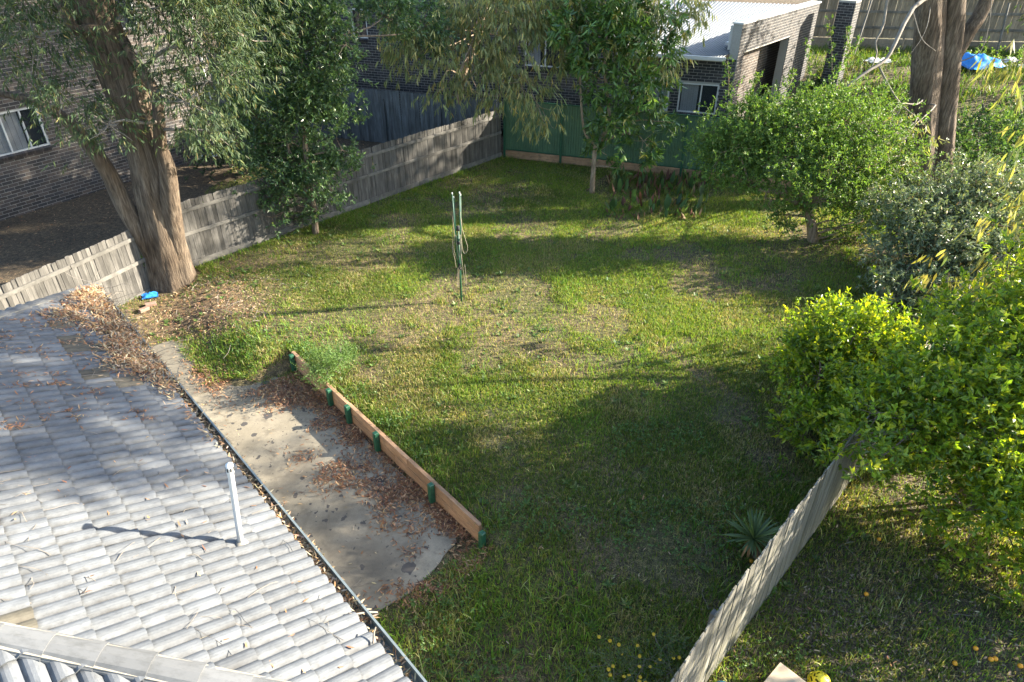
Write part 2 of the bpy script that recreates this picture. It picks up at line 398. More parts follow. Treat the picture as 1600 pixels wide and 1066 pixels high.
def tilemat(name, c_hi, c_lo, grime, flank=.85):
    m, nt, N, L, bs = newmat(name)
    tc = N.new('ShaderNodeTexCoord'); oi = N.new('ShaderNodeObjectInfo')
    off = N.new('ShaderNodeVectorMath'); off.operation = 'MULTIPLY_ADD'
    L.new(oi.outputs['Random'], off.inputs[0]); off.inputs[1].default_value = (37, 19, 11); L.new(tc.outputs['Object'], off.inputs[2])
    V = off.outputs[0]
    a = noise(N, L, V, 5, 7, .7, (2.2, 1, 1)); r = ramp(N, [(.36, c_lo), (.55, c_hi)]); L.new(a, r.inputs[0])
    b = noise(N, L, V, 40, 5, .75, (1, .35, 1)); rb = ramp(N, [(.55, (0, 0, 0)), (.72, (1, 1, 1))]); L.new(b, rb.inputs[0])
    sp = N.new('ShaderNodeSeparateXYZ'); L.new(tc.outputs['Object'], sp.inputs[0])
    md = mmath(N, L, 'MODULO', sp.outputs[0], .15)                       # lichen holds on the steep flank of each roll
    fl = N.new('ShaderNodeMapRange'); L.new(md, fl.inputs[0]); fl.inputs[1].default_value = .045; fl.inputs[2].default_value = .0; fl.inputs[3].default_value = 0; fl.inputs[4].default_value = 1
    cc = noise(N, L, V, 2.5, 5, .7); rc = ramp(N, [(.38, (0, 0, 0)), (.62, (1, 1, 1))]); L.new(cc, rc.inputs[0])
    k = mmath(N, L, 'MULTIPLY', fl.outputs[0], rc.outputs[0])
    lap = N.new('ShaderNodeMapRange'); L.new(sp.outputs[1], lap.inputs[0]); lap.inputs[1].default_value = .262; lap.inputs[2].default_value = .31; lap.inputs[3].default_value = 0; lap.inputs[4].default_value = .75 if flank else 0.
    k = mmath(N, L, 'MAXIMUM', k, mmath(N, L, 'MULTIPLY', lap.outputs[0], mmath(N, L, 'ADD', rc.outputs[0], .35)))
    k2 = mmath(N, L, 'ADD', mmath(N, L, 'MULTIPLY', rb.outputs[0], .35), mmath(N, L, 'MULTIPLY', k, flank)); 
    c = mixc(N, L, k2, r.outputs[0], grime); tone = N.new('ShaderNodeMapRange'); L.new(oi.outputs['Random'], tone.inputs[0]); tone.inputs[3].default_value = .8; tone.inputs[4].default_value = 1.08
    L.new(mixc(N, L, 1., c, tone.outputs[0], 'MULTIPLY'), bs.inputs['Base Color']); bs.inputs['Roughness'].default_value = .7
    bump(N, L, b, bs, .3, .004); return m
M_tile = tilemat('painted_tile', (.13, .14, .15), (.09, .098, .107), (.028, .027, .024))
M_tileold = tilemat('bare_tile', (.105, .095, .07), (.07, .062, .045), (.04, .033, .023))
M_cap = tilemat('ridge_cap_paint', (.135, .14, .143), (.10, .104, .105), (.055, .055, .05), 0.)
M_bed = plain('ridge_mortar', (.25, .23, .19), .95, 0, .3, 15)
house = thing('house', 'house with weathered white painted tile roof beside the patio', 'house', (C2[0] - 3, C2[1] + 1, -.4))
def fm(F, u, q, h=0.):
    O, a, w, n = F; p = roofpt(F, u, q, h)
    return Matrix(((a[0], w[0], n[0], p[0]), (a[1], w[1], n[1], p[1]), (a[2], w[2], n[2], p[2]), (0, 0, 0, 1)))
# roof deck under the tiles (the part that carries the tiles)
top = RL / 2 / math.cos(PIT)
deck = MB()
for F in (F1, F2, F3):
    deck.add([roofpt(F, 0, 0, -.012), roofpt(F, RL, 0, -.012), roofpt(F, RL / 2, top, -.012)], [[[0, 1, 2]]])
c4 = E0 - NV * RL; c3 = C2 - NV * RL; apex = roofpt(F1, RL / 2, top, -.012)
deck.add([c3, c4, apex], [[[0, 1, 2]]])
roof = child('roof', deck.me('roof_deck'), M_bed, house)
tiles_v = [tile_mesh(k) for k in range(5)]
ntile = 0
old_px = [(100, 510), (114, 530), (125, 546), (157, 544), (175, 562), (148, 578), (196, 601), (8, 965), (30, 1020)]
tile_list = []
for F, fid in ((F1, 1), (F2, 2), (F3, 3)):
    for j in range(0, 11):
        q = j * TE + .02
        for i in range(0, 36):
            u = i * TW - .02
            cen = roofpt(F, u + TW / 2, q + TE / 2, .02); m_ = (q + TE / 2) * math.cos(PIT)
            uc = u + TW / 2
            if uc < m_ - .28 or RL - uc < m_ - .28: continue
            if not inview(cen, 40)[0]: continue
            if fid == 2 and RL - uc > m_ + 1.6: continue
            if fid == 3 and uc > m_ + 1.3: continue
            tile_list.append((F, fid, u, q, cen, uc, m_))
cx, cy, _ = pix(np.array([t[4] for t in tile_list]))
oldset = set(int(np.argmin((cx - a) ** 2 + (cy - b) ** 2)) for a, b in old_px)
hipn1 = lambda F: None
tile_list = [(k,) + t for k, t in enumerate(tile_list)]
tile_rest = MB()
for k, F, fid, u, q, cen, uc, m_ in tile_list:
    mat = M_tileold if k in oldset else M_tile
    me = tiles_v[random.randrange(5)]
    edge = min(uc - m_, RL - uc - m_) < .34
    if edge or mat is M_tileold:
        me = me.copy(); me.materials.clear(); me.materials.append(mat)
    if edge:      # cut the tile along the hip
        bm = bmesh.new(); bm.from_mesh(me)
        c, s = math.cos(PIT), 1.
        # hip lines in face coordinates: u = q cos, u = RL - q cos
        if fid != 2: bmesh.ops.bisect_plane(bm, geom=bm.verts[:] + bm.edges[:] + bm.faces[:], plane_co=(0 - u, 0 - q, 0), plane_no=(-1, c, 0), clear_outer=True)
        if fid != 3: bmesh.ops.bisect_plane(bm, geom=bm.verts[:] + bm.edges[:] + bm.faces[:], plane_co=(RL - u, 0 - q, 0), plane_no=(1, c, 0), clear_outer=True)
        nf = len(bm.faces); bm.to_mesh(me); bm.free()
        if nf == 0: continue
    if not me.materials: me.materials.append(mat)
    ntile += 1
    child('roof_tile', me, mat, roof, fm(F, u, q, 0) @ Matrix.Rotation(random.gauss(0, .006), 4, 'Z') @ Matrix.Rotation(random.gauss(0, .006), 4, 'Y'))
print('roof tiles', ntile)
# hip caps
cp = [(-.128, -.04), (-.122, -.022), (-.07, .022), (0, .036), (.07, .022), (.122, -.022), (.128, -.04)]
def cap_mesh():
    V = []; n = len(cp)
    for y, s in ((0, 1.03), (.43, .98)):
        for x, z in cp: V.append((x * s, y, z * s + .012 * (s > 1)))
    F = [(i, i + 1, n + i + 1, n + i) for i in range(n - 1)]
    me = mesh('ridge_cap', np.array(V), [np.array(F), np.array([tuple(range(n - 1, -1, -1)), tuple(range(n, 2 * n))])]); return me
capm = cap_mesh()
def hip(O, inward, count):
    d = nrm(inward * math.cos(PIT) * math.sqrt(2) * 1. + UPZ * math.sin(PIT) * 1.0) if False else nrm(inward * math.sqrt(2) + UPZ * math.tan(PIT))
    sdv = nrm(np.cross(d, UPZ)); n = np.cross(sdv, d)
    bed = MB(); bed.box(O + d * (count * .2) + n * .012, (.105, count * .2, .03), np.array([sdv, d, n])); child('mortar_bed', bed.me('mortar_bed'), M_bed, roof)
    for k in range(count):
        p = O + d * (.02 + k * .4) + n * (.035 + random.uniform(-.004, .004)); j = sdv * random.uniform(-.006, .006); p = p + j
        M = Matrix(((sdv[0], d[0], n[0], p[0]), (sdv[1], d[1], n[1], p[1]), (sdv[2], d[2], n[2], p[2]), (0, 0, 0, 1)))
        child('ridge_cap', capm, M_cap, roof, M)
hip(E0, nrm(EV - NV), 8); hip(C2, nrm(-EV - NV), 11)
# gutter
gt = MB(); ax = np.array([EV, NV, UPZ])
gm = (E0 + C2) / 2
for off, z, h in ((.03, -.07, (RL / 2 + .1, .006, .055)), (.145, -.06, (RL / 2 + .1, .006, .06)), (.0875, -.125, (RL / 2 + .1, .063, .006)), (.15, .004, (RL / 2 + .1, .011, .007))):
    gt.box(gm + NV * off + UPZ * z, h, ax)
child('gutter', gt.me('gutter'), M_gutter, house)
fs = MB(); fs.box(gm + NV * .01 + UPZ * -.12, (RL / 2, .012, .09), ax); child('fascia', fs.me('fascia'), M_white, house)
wl_ = MB(); cc = C2 + (c4 - C2) / 2; wl_.box(A3(cc[0], cc[1], 1.14), (RL / 2 - .55, RL / 2 - .55, 1.52), ax); child('wall', wl_.me('wall'), M_mortar, house)
# vent pipe
vb = hit(377, 852, E0, F1[3]); vt = at(358, 726, vb[1]); vax = nrm(vt - vb); vp = MB()
vp.tube(np.array([vb - vax * .08, vb + vax * .3, vt - vax * .12, vt - vax * .1, vt]), [.031, .031, .031, .036, .036], 14)
vent = child('vent_pipe', vp.me('vent_pipe', True), M_white, house)
fl = MB(); fl.tube(np.array([vb - vax * .06, vb + vax * .02, vb + vax * .07]), [.11, .07, .04], 14); child('flashing', fl.me('flashing', True), M_bed, vent)
sl_ = MB()
for k in range(7):
    t = k * 2 * math.pi / 7; dirv = A3(math.cos(t), math.sin(t), 0); sl_.box(vt - vax * .05 + dirv * .0355, (.008, .004, .022), np.array([np.cross(vax, dirv), dirv, vax]))
child('vent_slots', sl_.me('vent_slots'), M_dark, vent)

# ------------------------------------------------------------------ retaining wall of sleepers and green posts
ret = thing('retaining_wall', 'low retaining wall of orange timber sleepers with green posts beside the patio', 'retaining wall', (*((WA + WB) / 2), -.4))
def wpt(s, d, z): return A3(*(WA + EW * s + NW * d), z)
axw = np.array([A3(*EW, 0), A3(*NW, 0), UPZ])
def rot_z(a, p): return Matrix.Translation(Vector([float(v) for v in p])) @ Matrix.Rotation(a, 4, 'Z')
angw = math.atan2(EW[1], EW[0])
def bevbox(name, hx, hy, hz, bev=.006):
    bm = bmesh.new(); bmesh.ops.create_cube(bm, size=2)
    for v in bm.verts: v.co.x *= hx; v.co.y *= hy; v.co.z *= hz
    bmesh.ops.bevel(bm, geom=bm.edges[:], offset=bev, segments=1, affect='EDGES', clamp_overlap=True)
    me = bpy.data.meshes.new(name); bm.to_mesh(me); bm.free(); return me
breaks = [(-.05, 1.65), (1.66, 4.25), (4.26, WL + .02)], [(-.05, 2.5), (2.51, 4.7), (4.71, WL + .0)]
for row, (z, br) in enumerate(((-.225, breaks[0]), (-.018, breaks[1]))):
    for a0, b0 in br:
        me = bevbox('sleeper', (b0 - a0) / 2 - .002, .038, .1)
        child('sleeper', me, M_sleeper, ret, rot_z(angw + random.gauss(0, .003), wpt((a0 + b0) / 2, .0 + row * .004, z)))
pm = bevbox('post', .05, .05, .29, .012)
pm2 = pm
for (x, y) in ((460, 552), (518, 606), (547, 633), (588, 676), (671, 758), (752, 832)):
    p = gz(x, y, .11); s, d = sd(p[0], p[1])
    child('post', pm, M_greenpost, ret, rot_z(angw + random.gauss(0, .04), wpt(s, -.092, -.175 + random.uniform(-.02, .02))))

# ------------------------------------------------------------------ fences
def pal_mesh(w, h, t, var):
    r = np.random.default_rng(var + 100); n = 3
    dog = .012; a = r.normal() * .004
    V = []
    for y in (-t / 2, t / 2):
        V += [(-w / 2, y, 0), (w / 2, y, 0), (w / 2, y, h - dog), (w / 2 - dog, y, h + a), (-w / 2 + dog, y, h - a), (-w / 2, y, h - dog)]
    F4 = [(i, (i + 1) % 6, (i + 1) % 6 + 6, i + 6) for i in range(6)]
    return mesh('paling', np.array(V), [np.array(F4), np.array([(5, 4, 3, 2, 1, 0), (6, 7, 8, 9, 10, 11)])])
def pal_fence(name, label, cat_pts, h, pw, pmat, rmat, side, rails=(.35, 1.0, 1.5), plinth=True, rail_h=.045, post_every=2.4, base_off=0.03, jit=1., skip=None, hstep=None, group=None, hj=.012, post_side=-1):
    P = [A3(*p) for p in cat_pts]
    mid = sum(P) / len(P)
    f = thing(name, label, 'fence', (mid[0], mid[1], float(ground(mid[0], mid[1]))), group)
    pals = [pal_mesh(pw, h, .018, k) for k in range(4)]
    for a, b in zip(P[:-1], P[1:]):
        L_ = np.linalg.norm(b - a); u = (b - a) / L_; nn = A3(-u[1], u[0]) * side; ang = math.atan2(u[1], u[0])
        pt = pw + .005; n = int(L_ / pt)
        for k in range(n):
            p = a + u * (k + .5) * pt
            if skip and skip(p): continue
            z = float(ground(*(p))) + base_off + random.uniform(-hj, hj) + (hstep(p) if hstep else 0)
            q = p + nn * random.uniform(-.004, .004)
            M = rot_z(ang + random.gauss(0, .012) * jit, (*q, z)) @ Matrix.Rotation(random.gauss(0, .005) * jit, 4, 'Y') @ Matrix.Rotation(random.gauss(0, .004) * jit, 4, 'X')
            child('paling', pals[random.randrange(4)], pmat, f, M)
        nb = max(1, round(L_ / post_every)); bl = L_ / nb
        for k in range(nb):
            c0 = a + u * (k + .5) * bl
            if skip and skip(c0): continue
            z = float(ground(*c0)) + base_off + (hstep(c0) if hstep else 0)
            tilt = math.atan2(float(ground(*(a + u * (k + 1) * bl))) - float(ground(*(a + u * k * bl))), bl)
            R = rot_z(ang, (0, 0, 0)) @ Matrix.Rotation(-tilt, 4, 'Y')
            for rz in rails:
                me = bevbox('rail', bl / 2 - .004, .022, rail_h, .005)
                child('rail', me, rmat, f, Matrix.Translation((*(c0 + nn * .034), z + rz)) @ R)
            if plinth: child('plinth_board', bevbox('plinth_board', bl / 2 - .004, .014, .085, .004), rmat, f, Matrix.Translation((*(c0 + nn * .026), z + .06)) @ R)
            pp = a + u * k * bl
            child('post', bevbox('post', .045, .03, h / 2 - .14, .006), rmat, f, rot_z(ang, (*(pp + nn * (.05 if post_side < 0 else .1) * post_side), z + h / 2 - .2)))
    return f
TREE_A = gz(268, 436)
pal_fence('paling_fence', 'long weathered grey paling fence passing behind the big trunk to the corner', [(-13.4, 10.3), (-9.3, 17.1), (-.45, 27.5)], 1.85, .1, M_pal, M_rail, -1,
          rails=(.95, 1.6), rail_h=.05, skip=lambda p: np.linalg.norm(p - TREE_A[:2]) < .55, hstep=lambda p: -.12 if p[1] < 17 else .05)
pal_fence('paling_fence', 'dark grey shaded paling fence beyond the corner in front of the brick house', [tuple((K - G * .1)[:2]), tuple((K - G * 13)[:2])], 2.2, .105, M_pald, M_pald, -1, rails=(.4, 1.1, 1.8), plinth=False)
RF0 = A3(1.0, 3.5); RF1 = A3(5.58, 8.43); RFu = nrm(RF1 - RF0)
pal_fence('paling_fence', 'pale grey paling fence seen steeply from above beside the citrus trees', [tuple(RF0), tuple(RF1), tuple(RF1 + RFu * 6.5)], 1.77, .1, M_paln, M_rail, 1, rails=(.3, .95, 1.5), plinth=False, jit=.5, hj=.008, post_side=1)
FF = A3(15.2, 38.8); 
pal_fence('paling_fence', 'brown paling fence far behind the large twin gum trunk', [(16.0, 39.6), (34.5, 36.5)], 2.3, .12, M_palf, M_rail, -1, rails=(.5, 1.25, 2.0), plinth=False, rail_h=.06, base_off=.55)
rb = MB(); u = nrm(A3(18.5, -3.1)); fr = thing('retaining_boards', 'low timber boards retaining the bank under the far brown fence', 'retaining wall', (25, 38, 2.1))
for k in range(8):
    for r_ in range(2):
        c0 = A3(16.0, 39.6) + u * (k + .5) * 2.34; z = float(ground(*c0))
        child('board', bevbox('board', 1.16, .03, .13, .008), M_palf, fr, rot_z(math.atan2(u[1], u[0]), (c0[0] + .01, c0[1] - .06, z + .12 + r_ * .265)))
# leaning timber props on the far fence
for (x, y0, y1, wl2) in ((1345, 0, 75, 'prop leaning on the far fence near the brick pier'), (1560, 5, 105, 'prop leaning on the far fence right of the twin trunk')):
    a0 = at(x + 17, y0, 37.6); b0 = at(x - 12, y1 + 15, 36.6); pb = MB(); pb.tube(np.array([b0, a0]), .05, 6)
    obj('timber_prop', pb.me('timber_prop'), M_rail, label='pale timber ' + wl2, cat='timber')
# green steel fence on sleepers
gfence = thing('steel_fence', 'green ribbed steel fence on an orange sleeper plinth in the far corner', 'fence', tuple(K))
def ribbed(wid, h):
    n = int(round(wid / .1)); P = []
    for k in range(n):
        x = k * .1
        P += [(x, 0), (x + .052, 0), (x + .062, .022), (x + .09, .022)]
    P.append((wid, 0)); V = []; 
    for x, y in P: V += [(x - wid / 2, y, 0), (x - wid / 2, y, h)]
    F = [(2 * i, 2 * i + 2, 2 * i + 3, 2 * i + 1) for i in range(len(P) - 1)]
    return mesh('sheet', np.array(V), [np.array(F)])
sh = ribbed(2.3, 1.92); gang = math.atan2(G[1], G[0])
for k in range(5):
    c0 = K + G * (.1 + (k + .5) * 2.36) + B_ * .02
    child('sheet', sh, M_greensheet, gfence, rot_z(gang, (c0[0], c0[1], .32)))
    child('plinth_sleeper', bevbox('plinth_sleeper', 1.17, .04, .16, .01), M_sleeper, gfence, rot_z(gang, (c0[0], c0[1], .13 + random.uniform(-.01, .01))))
    for z in (.33, 2.26): child('channel', bevbox('channel', 1.15, .03, .02, .004), M_greenpost, gfence, rot_z(gang, (c0[0], c0[1], z)))
for k in range(6):
    c0 = K + G * (.1 + k * 2.36); child('post', bevbox('post', .045, .045, 1.16, .006), M_greenpost, gfence, rot_z(gang, (c0[0], c0[1], 1.14)))

# ------------------------------------------------------------------ brick houses
def brick_cols(n, pal):
    pal = np.array(pal); c = pal[rng.integers(0, len(pal), n)]; return c * rng.uniform(.75, 1.3, (n, 1))
BW, BH, JT = .29, .092, .017
def brick_wall(parent, name, O, u, length, z0, z1, outn, openings, pal, budget, focus=None, thick=.2, rot_start=0.):
    """mortar wall (a part) with raised bricks (sub-parts; past the budget joined as one)"""
    O = np.asarray(O, float); u3 = np.asarray(u, float); n3 = np.asarray(outn, float); ax = np.array([u3, n3, UPZ])
    core = MB(); xs = sorted(set([0, length] + [v for o in openings for v in o[:2] if 0 < v < length]))
    for a, b in zip(xs[:-1], xs[1:]):
        zs = [(z0, z1)]
        for o in openings:
            if o[0] <= a + 1e-6 and o[1] >= b - 1e-6:
                nz = []
                for p, q in zs:
                    if o[2] > p: nz.append((p, min(q, o[2])))
                    if o[3] < q: nz.append((max(p, o[3]), q))
                zs = nz
        for p, q in zs:
            if q - p > .01: core.box(O + u3 * (a + b) / 2 - n3 * (thick / 2 + .006) + UPZ * (p + q) / 2, ((b - a) / 2, thick / 2, (q - p) / 2), ax)
    wall = child(name, core.me(name), M_mortar, parent)
    items = []; nrow = int((z1 - z0) / (BH + JT)); pitch = BW + JT
    for r in range(nrow):
        zc = z0 + (r + .5) * (BH + JT); x = -(pitch / 2 if r % 2 else 0)
        while x < length:
            a, b = max(x, 0.004), min(x + BW, length - .004); x += pitch
            segs = [(a, b)]
            for o in openings:
                if zc + BH / 2 > o[2] and zc - BH / 2 < o[3]:
                    ns = []
                    for p, q in segs:
                        if p < o[0]: ns.append((p, min(q, o[0])))
                        if q > o[1]: ns.append((max(p, o[1]), q))
                    segs = ns
            for p, q in segs:
                if q - p > .03: items.append(((p + q) / 2, q - p, zc))
    it = np.array(items); cen = O + it[:, :1] * u3 + it[:, 2:] * UPZ
    cols = brick_cols(len(it), pal)
    px, py, dep = pix(cen); vis = (px > -60) & (px < 1660) & (py > -60)
    score = np.where(vis, dep, 1e3) + np.where(it[:, 1] < BW - .005, 500, 0)
    if focus is not None: score = score + np.where((px > focus[0]) & (px < focus[1]) & (py > focus[2]) & (py < focus[3]), -50, 0)
    order = np.argsort(score); single = set(order[:budget].tolist()) if budget else set()
    rest = MB(); vars_ = []
    for k in range(10):
        mb = MB(); c = A3(*brick_cols(1, pal)[0]); mb.box((0, 0, 0), (BW / 2, .016, BH / 2), None, c); vars_.append(mb.me('brick', col=True))
    Rm = Matrix(((u3[0], n3[0], 0), (u3[1], n3[1], 0), (u3[2], n3[2], 1))).to_4x4()
    for k in range(len(it)):
        if not vis[k] and rng.random() < 0: continue
        pr = rng.uniform(-.003, .003)
        if k in single and it[k, 1] > BW - .005:
            child('brick', vars_[int(rng.integers(10))], M_brick, wall, Matrix.Translation(Vector(cen[k] - n3 * (.012 - pr))) @ Rm)
        else: rest.box(cen[k] - n3 * (.012 - pr), (it[k, 1] / 2, .016, BH / 2), ax, cols[k])
    if rest.n: child('brickwork', rest.me('brickwork', col=True), M_brick, wall)['kind'] = 'stuff'
    return wall
def glassmat(name, tint, tr):
    m, nt, N, L, bs = newmat(name); bs.inputs['Base Color'].default_value = (*tint, 1); bs.inputs['Roughness'].default_value = .06; bs.inputs['Specular IOR Level'].default_value = .8
    t = N.new('ShaderNodeBsdfTransparent'); mx = N.new('ShaderNodeMixShader'); mx.inputs[0].default_value = tr
    L.new(bs.outputs[0], mx.inputs[1]); L.new(t.outputs[0], mx.inputs[2]); L.new(mx.outputs[0], N['Material Output'].inputs[0]); return m
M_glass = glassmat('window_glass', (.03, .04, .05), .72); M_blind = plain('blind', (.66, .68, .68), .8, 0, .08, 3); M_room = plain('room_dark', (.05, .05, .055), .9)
def window(parent, O, u, n3, x0, x1, z0, z1, mull=(), blind=None, sill=True, pal=None, frame=.055):
    ax = np.array([u, n3, UPZ]); O = np.asarray(O, float); P = lambda x, z, d=0.: O + u * x + UPZ * z + n3 * d
    fr = MB(); xm, zm = (x0 + x1) / 2, (z0 + z1) / 2
    for (c, h) in ((P(x0 + frame / 2, zm, -.06), (frame / 2, .04, (z1 - z0) / 2)), (P(x1 - frame / 2, zm, -.06), (frame / 2, .04, (z1 - z0) / 2)),
                   (P(xm, z0 + frame / 2, -.06), ((x1 - x0) / 2 - frame, .04, frame / 2)), (P(xm, z1 - frame / 2, -.06), ((x1 - x0) / 2 - frame, .04, frame / 2))): fr.box(c, h, ax)
    for m_ in mull: fr.box(P(m_, zm, -.062), (.025, .034, (z1 - z0) / 2 - frame), ax)
    w = child('window', fr.me('window'), M_white, parent)
    g = MB(); g.box(P(xm, zm, -.075), ((x1 - x0) / 2 - frame, .004, (z1 - z0) / 2 - frame), ax); child('pane', g.me('pane'), M_glass, w)
    if blind is not None:
        b = MB(); bx0, bx1 = blind; n = int((bx1 - bx0) / .09)
        for k in range(n): b.box(P(bx0 + (k + .5) * .09, zm, -.13 - .012 * (k % 2)), (.043, .004, (z1 - z0) / 2 - .03), ax)
        child('blind', b.me('blind'), M_blind, w)
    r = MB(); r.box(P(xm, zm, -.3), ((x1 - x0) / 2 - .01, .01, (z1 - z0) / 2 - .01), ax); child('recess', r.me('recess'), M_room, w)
    if sill:
        s = MB(); nb = int((x1 - x0 + .1) / .086)
        tl = np.array([u, nrm(n3 - UPZ * .35), nrm(UPZ + n3 * .35)])
        for k in range(nb): s.box(P(x0 - .05 + (k + .5) * .086, z0 - .055, .0), (.038, .085, .055), tl, brick_cols(1, pal)[0])
        child('sill', s.me('sill', col=True), M_brick, w)
    return w
PAL1 = [(.075, .062, .055), (.05, .045, .044), (.06, .05, .046), (.10, .078, .064), (.042, .04, .042)]
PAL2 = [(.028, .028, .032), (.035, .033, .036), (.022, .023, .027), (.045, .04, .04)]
# house on the left, behind the big tree
HA = A3(-16.68, 20.84, 0); HB = A3(-12.07, 28.03, 0); hu = nrm(HB - HA); hn = A3(hu[1], -hu[0], 0)
hO = HA - hu * 3.2; hlen = np.linalg.norm(HB - HA) + 3.2 + .35
h1 = thing('brick_house', 'brown brick two storey house behind the big tree and the paling fence', 'house', tuple(HA))
op1 = [(3.05, 5.5, 1.92, 3.2), (7.9, 9.7, 5.02, 6.3)]
brick_wall(h1, 'wall', hO + UPZ * -.05, hu, hlen, 0, 6.6, hn, [(a, b, c + .05, d + .05) for a, b, c, d in op1], PAL1, 300, focus=(0, 340, 0, 350))
window(h1, hO, hu, hn, *op1[0], mull=(4.35, 4.95), blind=(3.1, 4.9), pal=PAL1)
window(h1, hO, hu, hn, *op1[1], mull=(8.8,), pal=PAL1)
o1 = MB(); ax1 = np.array([hu, hn, UPZ])
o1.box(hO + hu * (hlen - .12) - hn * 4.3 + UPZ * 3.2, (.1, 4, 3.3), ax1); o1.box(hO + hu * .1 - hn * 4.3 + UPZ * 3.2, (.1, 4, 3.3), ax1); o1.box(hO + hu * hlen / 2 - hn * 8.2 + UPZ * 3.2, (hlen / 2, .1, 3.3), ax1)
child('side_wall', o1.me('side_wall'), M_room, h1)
rf = MB(); q0 = [hO + hu * a - hn * b + UPZ * 6.62 for a, b in ((-.5, -.5), (hlen + .5, -.5), (hlen + .5, 8.7), (-.5, 8.7))]; q1 = [hO + hu * a - hn * 4.1 + UPZ * 8.6 for a in (4, hlen - 4)]
rf.add(q0 + q1, [[[0, 1, 5, 4], [2, 3, 4, 5]], [[1, 2, 5], [3, 0, 4]]]); child('roof', rf.me('roof'), M_tileold, h1)
dp = MB(); dp.tube(np.array([hO + hu * (hlen - .28) + hn * .05 + UPZ * z for z in (.05, 3, 6.5)]), .04, 8); child('downpipe', dp.me('downpipe'), M_white, h1)
# dark brick house behind the back fences
h2 = thing('brick_house', 'charcoal brick house with a corrugated metal roof behind the green fence', 'house', tuple(K + B_ * 3))
o2 = K + B_ * 2.6 + A3(0, 0, 0); two = 4.0; tl0 = -15.5
W2O = o2 + G * tl0; n2 = -B_
opens2 = [(-7.95, -7.2, 3.72, 4.9), (.05, 1.8, 3.05, 4.3)]
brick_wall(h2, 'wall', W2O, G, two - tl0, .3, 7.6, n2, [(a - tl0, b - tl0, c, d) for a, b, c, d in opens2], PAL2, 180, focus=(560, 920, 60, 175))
for a, b, c, d in opens2: window(h2, W2O, G, n2, a - tl0, b - tl0, c, d, mull=(() if a < -5 else ((a + b) / 2 - tl0,)), pal=PAL2, blind=None if a < -5 else (a + .1 - tl0, a + .7 - tl0))
S2O = o2 + G * two
opens3 = [(.6, 2.1, .4, 2.95), (2.45, 3.95, 1.72, 2.85)]
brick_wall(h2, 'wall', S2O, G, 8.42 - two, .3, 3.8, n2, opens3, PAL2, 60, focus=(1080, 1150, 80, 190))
window(h2, S2O, G, n2, *opens3[0], mull=(1.35,), blind=(1.4, 2.05), sill=False, frame=.08); window(h2, S2O, G, n2, *opens3[1], mull=(3.3,), blind=(2.55, 3.25), pal=PAL2)
d2 = nrm(A3(.63, .777, 0)); n3_ = A3(d2[1], -d2[0], 0); co = o2 + G * 8.45
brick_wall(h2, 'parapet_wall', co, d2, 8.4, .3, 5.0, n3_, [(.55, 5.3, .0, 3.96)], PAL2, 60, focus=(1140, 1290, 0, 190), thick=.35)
bk = co - n3_ * .85 + d2 * .5
brick_wall(h2, 'porch_wall', bk, d2, 7.6, .3, 3.96, n3_, [], [(.06, .045, .036), (.05, .04, .034), (.075, .055, .044)], 0)
misc = MB(); axp = np.array([d2, n3_, UPZ])
misc.box(co + d2 * 4.2 - n3_ * .18 + UPZ * 5.03, (4.25, .22, .03), axp)
child('coping', misc.me('coping'), M_white, h2)
pf = MB(); pf.box(co + d2 * 4.2 - n3_ * .62 + UPZ * 4.2, (3.6, .22, .05), axp); child('porch_ceiling', pf.me('porch_ceiling'), M_white, h2)
# far brick pier beside the parapet
pr_ = MB(); pc = co + d2 * 8.1 + n3_ * 1.6
brick_wall(h2, 'pier', pc, d2, .75, 1.2, 5.2, n3_, [], PAL2, 0, thick=.7)
brick_wall(h2, 'pier', pc - n3_ * .72 - d2 * .02, n3_, .7, 1.2, 5.2, -d2, [], PAL2, 0, thick=.02)
# metal roof: ribbed sheets rising away from the eave
eo = o2 + G * (two + .02) - B_ * .45 + UPZ * 3.92; rl = 7.93 - two; slope = nrm(B_ * 1. + UPZ * .09)
mroof = None
for k in range(6):
    w = rl / 6; P = []; x = 0
    V = []; ns = 7
    xs_ = []
    for j in range(ns): 
        x0 = j * w / ns; xs_ += [(x0, 0), (x0 + w / ns * .55, 0), (x0 + w / ns * .68, .028), (x0 + w / ns * .88, .028)]
    xs_.append((w, 0))
    for x, h in xs_:
        for t in (0, 9.5):
            xx = k * w + x; ext = .39 * t * (k * w + x) / rl        # the sheets fan out to the slanting parapet
            V.append(eo + G * (xx + ext * .9) + slope * t + UPZ * h)
    F = [(2 * i, 2 * i + 2, 2 * i + 3, 2 * i + 1) for i in range(len(xs_) - 1)]
    child('roof_sheet', mesh('roof_sheet', np.array(V), [np.array(F)]), M_metal, h2)
gq = MB(); gq.box(eo + G * rl / 2 - B_ * .06 - UPZ * .05, (rl / 2 + .1, .06, .06), np.array([G, B_, UPZ])); child('gutter', gq.me('gutter'), M_white, h2)
gq = MB(); gq.box(eo + G * rl / 2 + B_ * .22 - UPZ * .13, (rl / 2, .24, .02), np.array([G, B_, UPZ])); child('soffit', gq.me('soffit'), M_white, h2)
gq = MB(); gq.box(co - n3_ * .05 + d2 * .25 - UPZ * 0 + UPZ * 4.5 - G * .25, (.22, .02, .42), np.array([G, B_, UPZ])); child('parapet_panel', gq.me('parapet_panel'), M_white, h2)
cr = MB(); axh = np.array([G, B_, UPZ])
cr.box(W2O + G * .1 + B_ * 5 + UPZ * 3.9, (.1, 4.7, 3.7), axh); cr.box(W2O + G * (two - tl0 - .1) + B_ * 5 + UPZ * 3.9, (.1, 4.7, 3.7), axh); cr.box(W2O + G * (two - tl0) / 2 + B_ * 9.7 + UPZ * 3.9, ((two - tl0) / 2, .1, 3.7), axh)
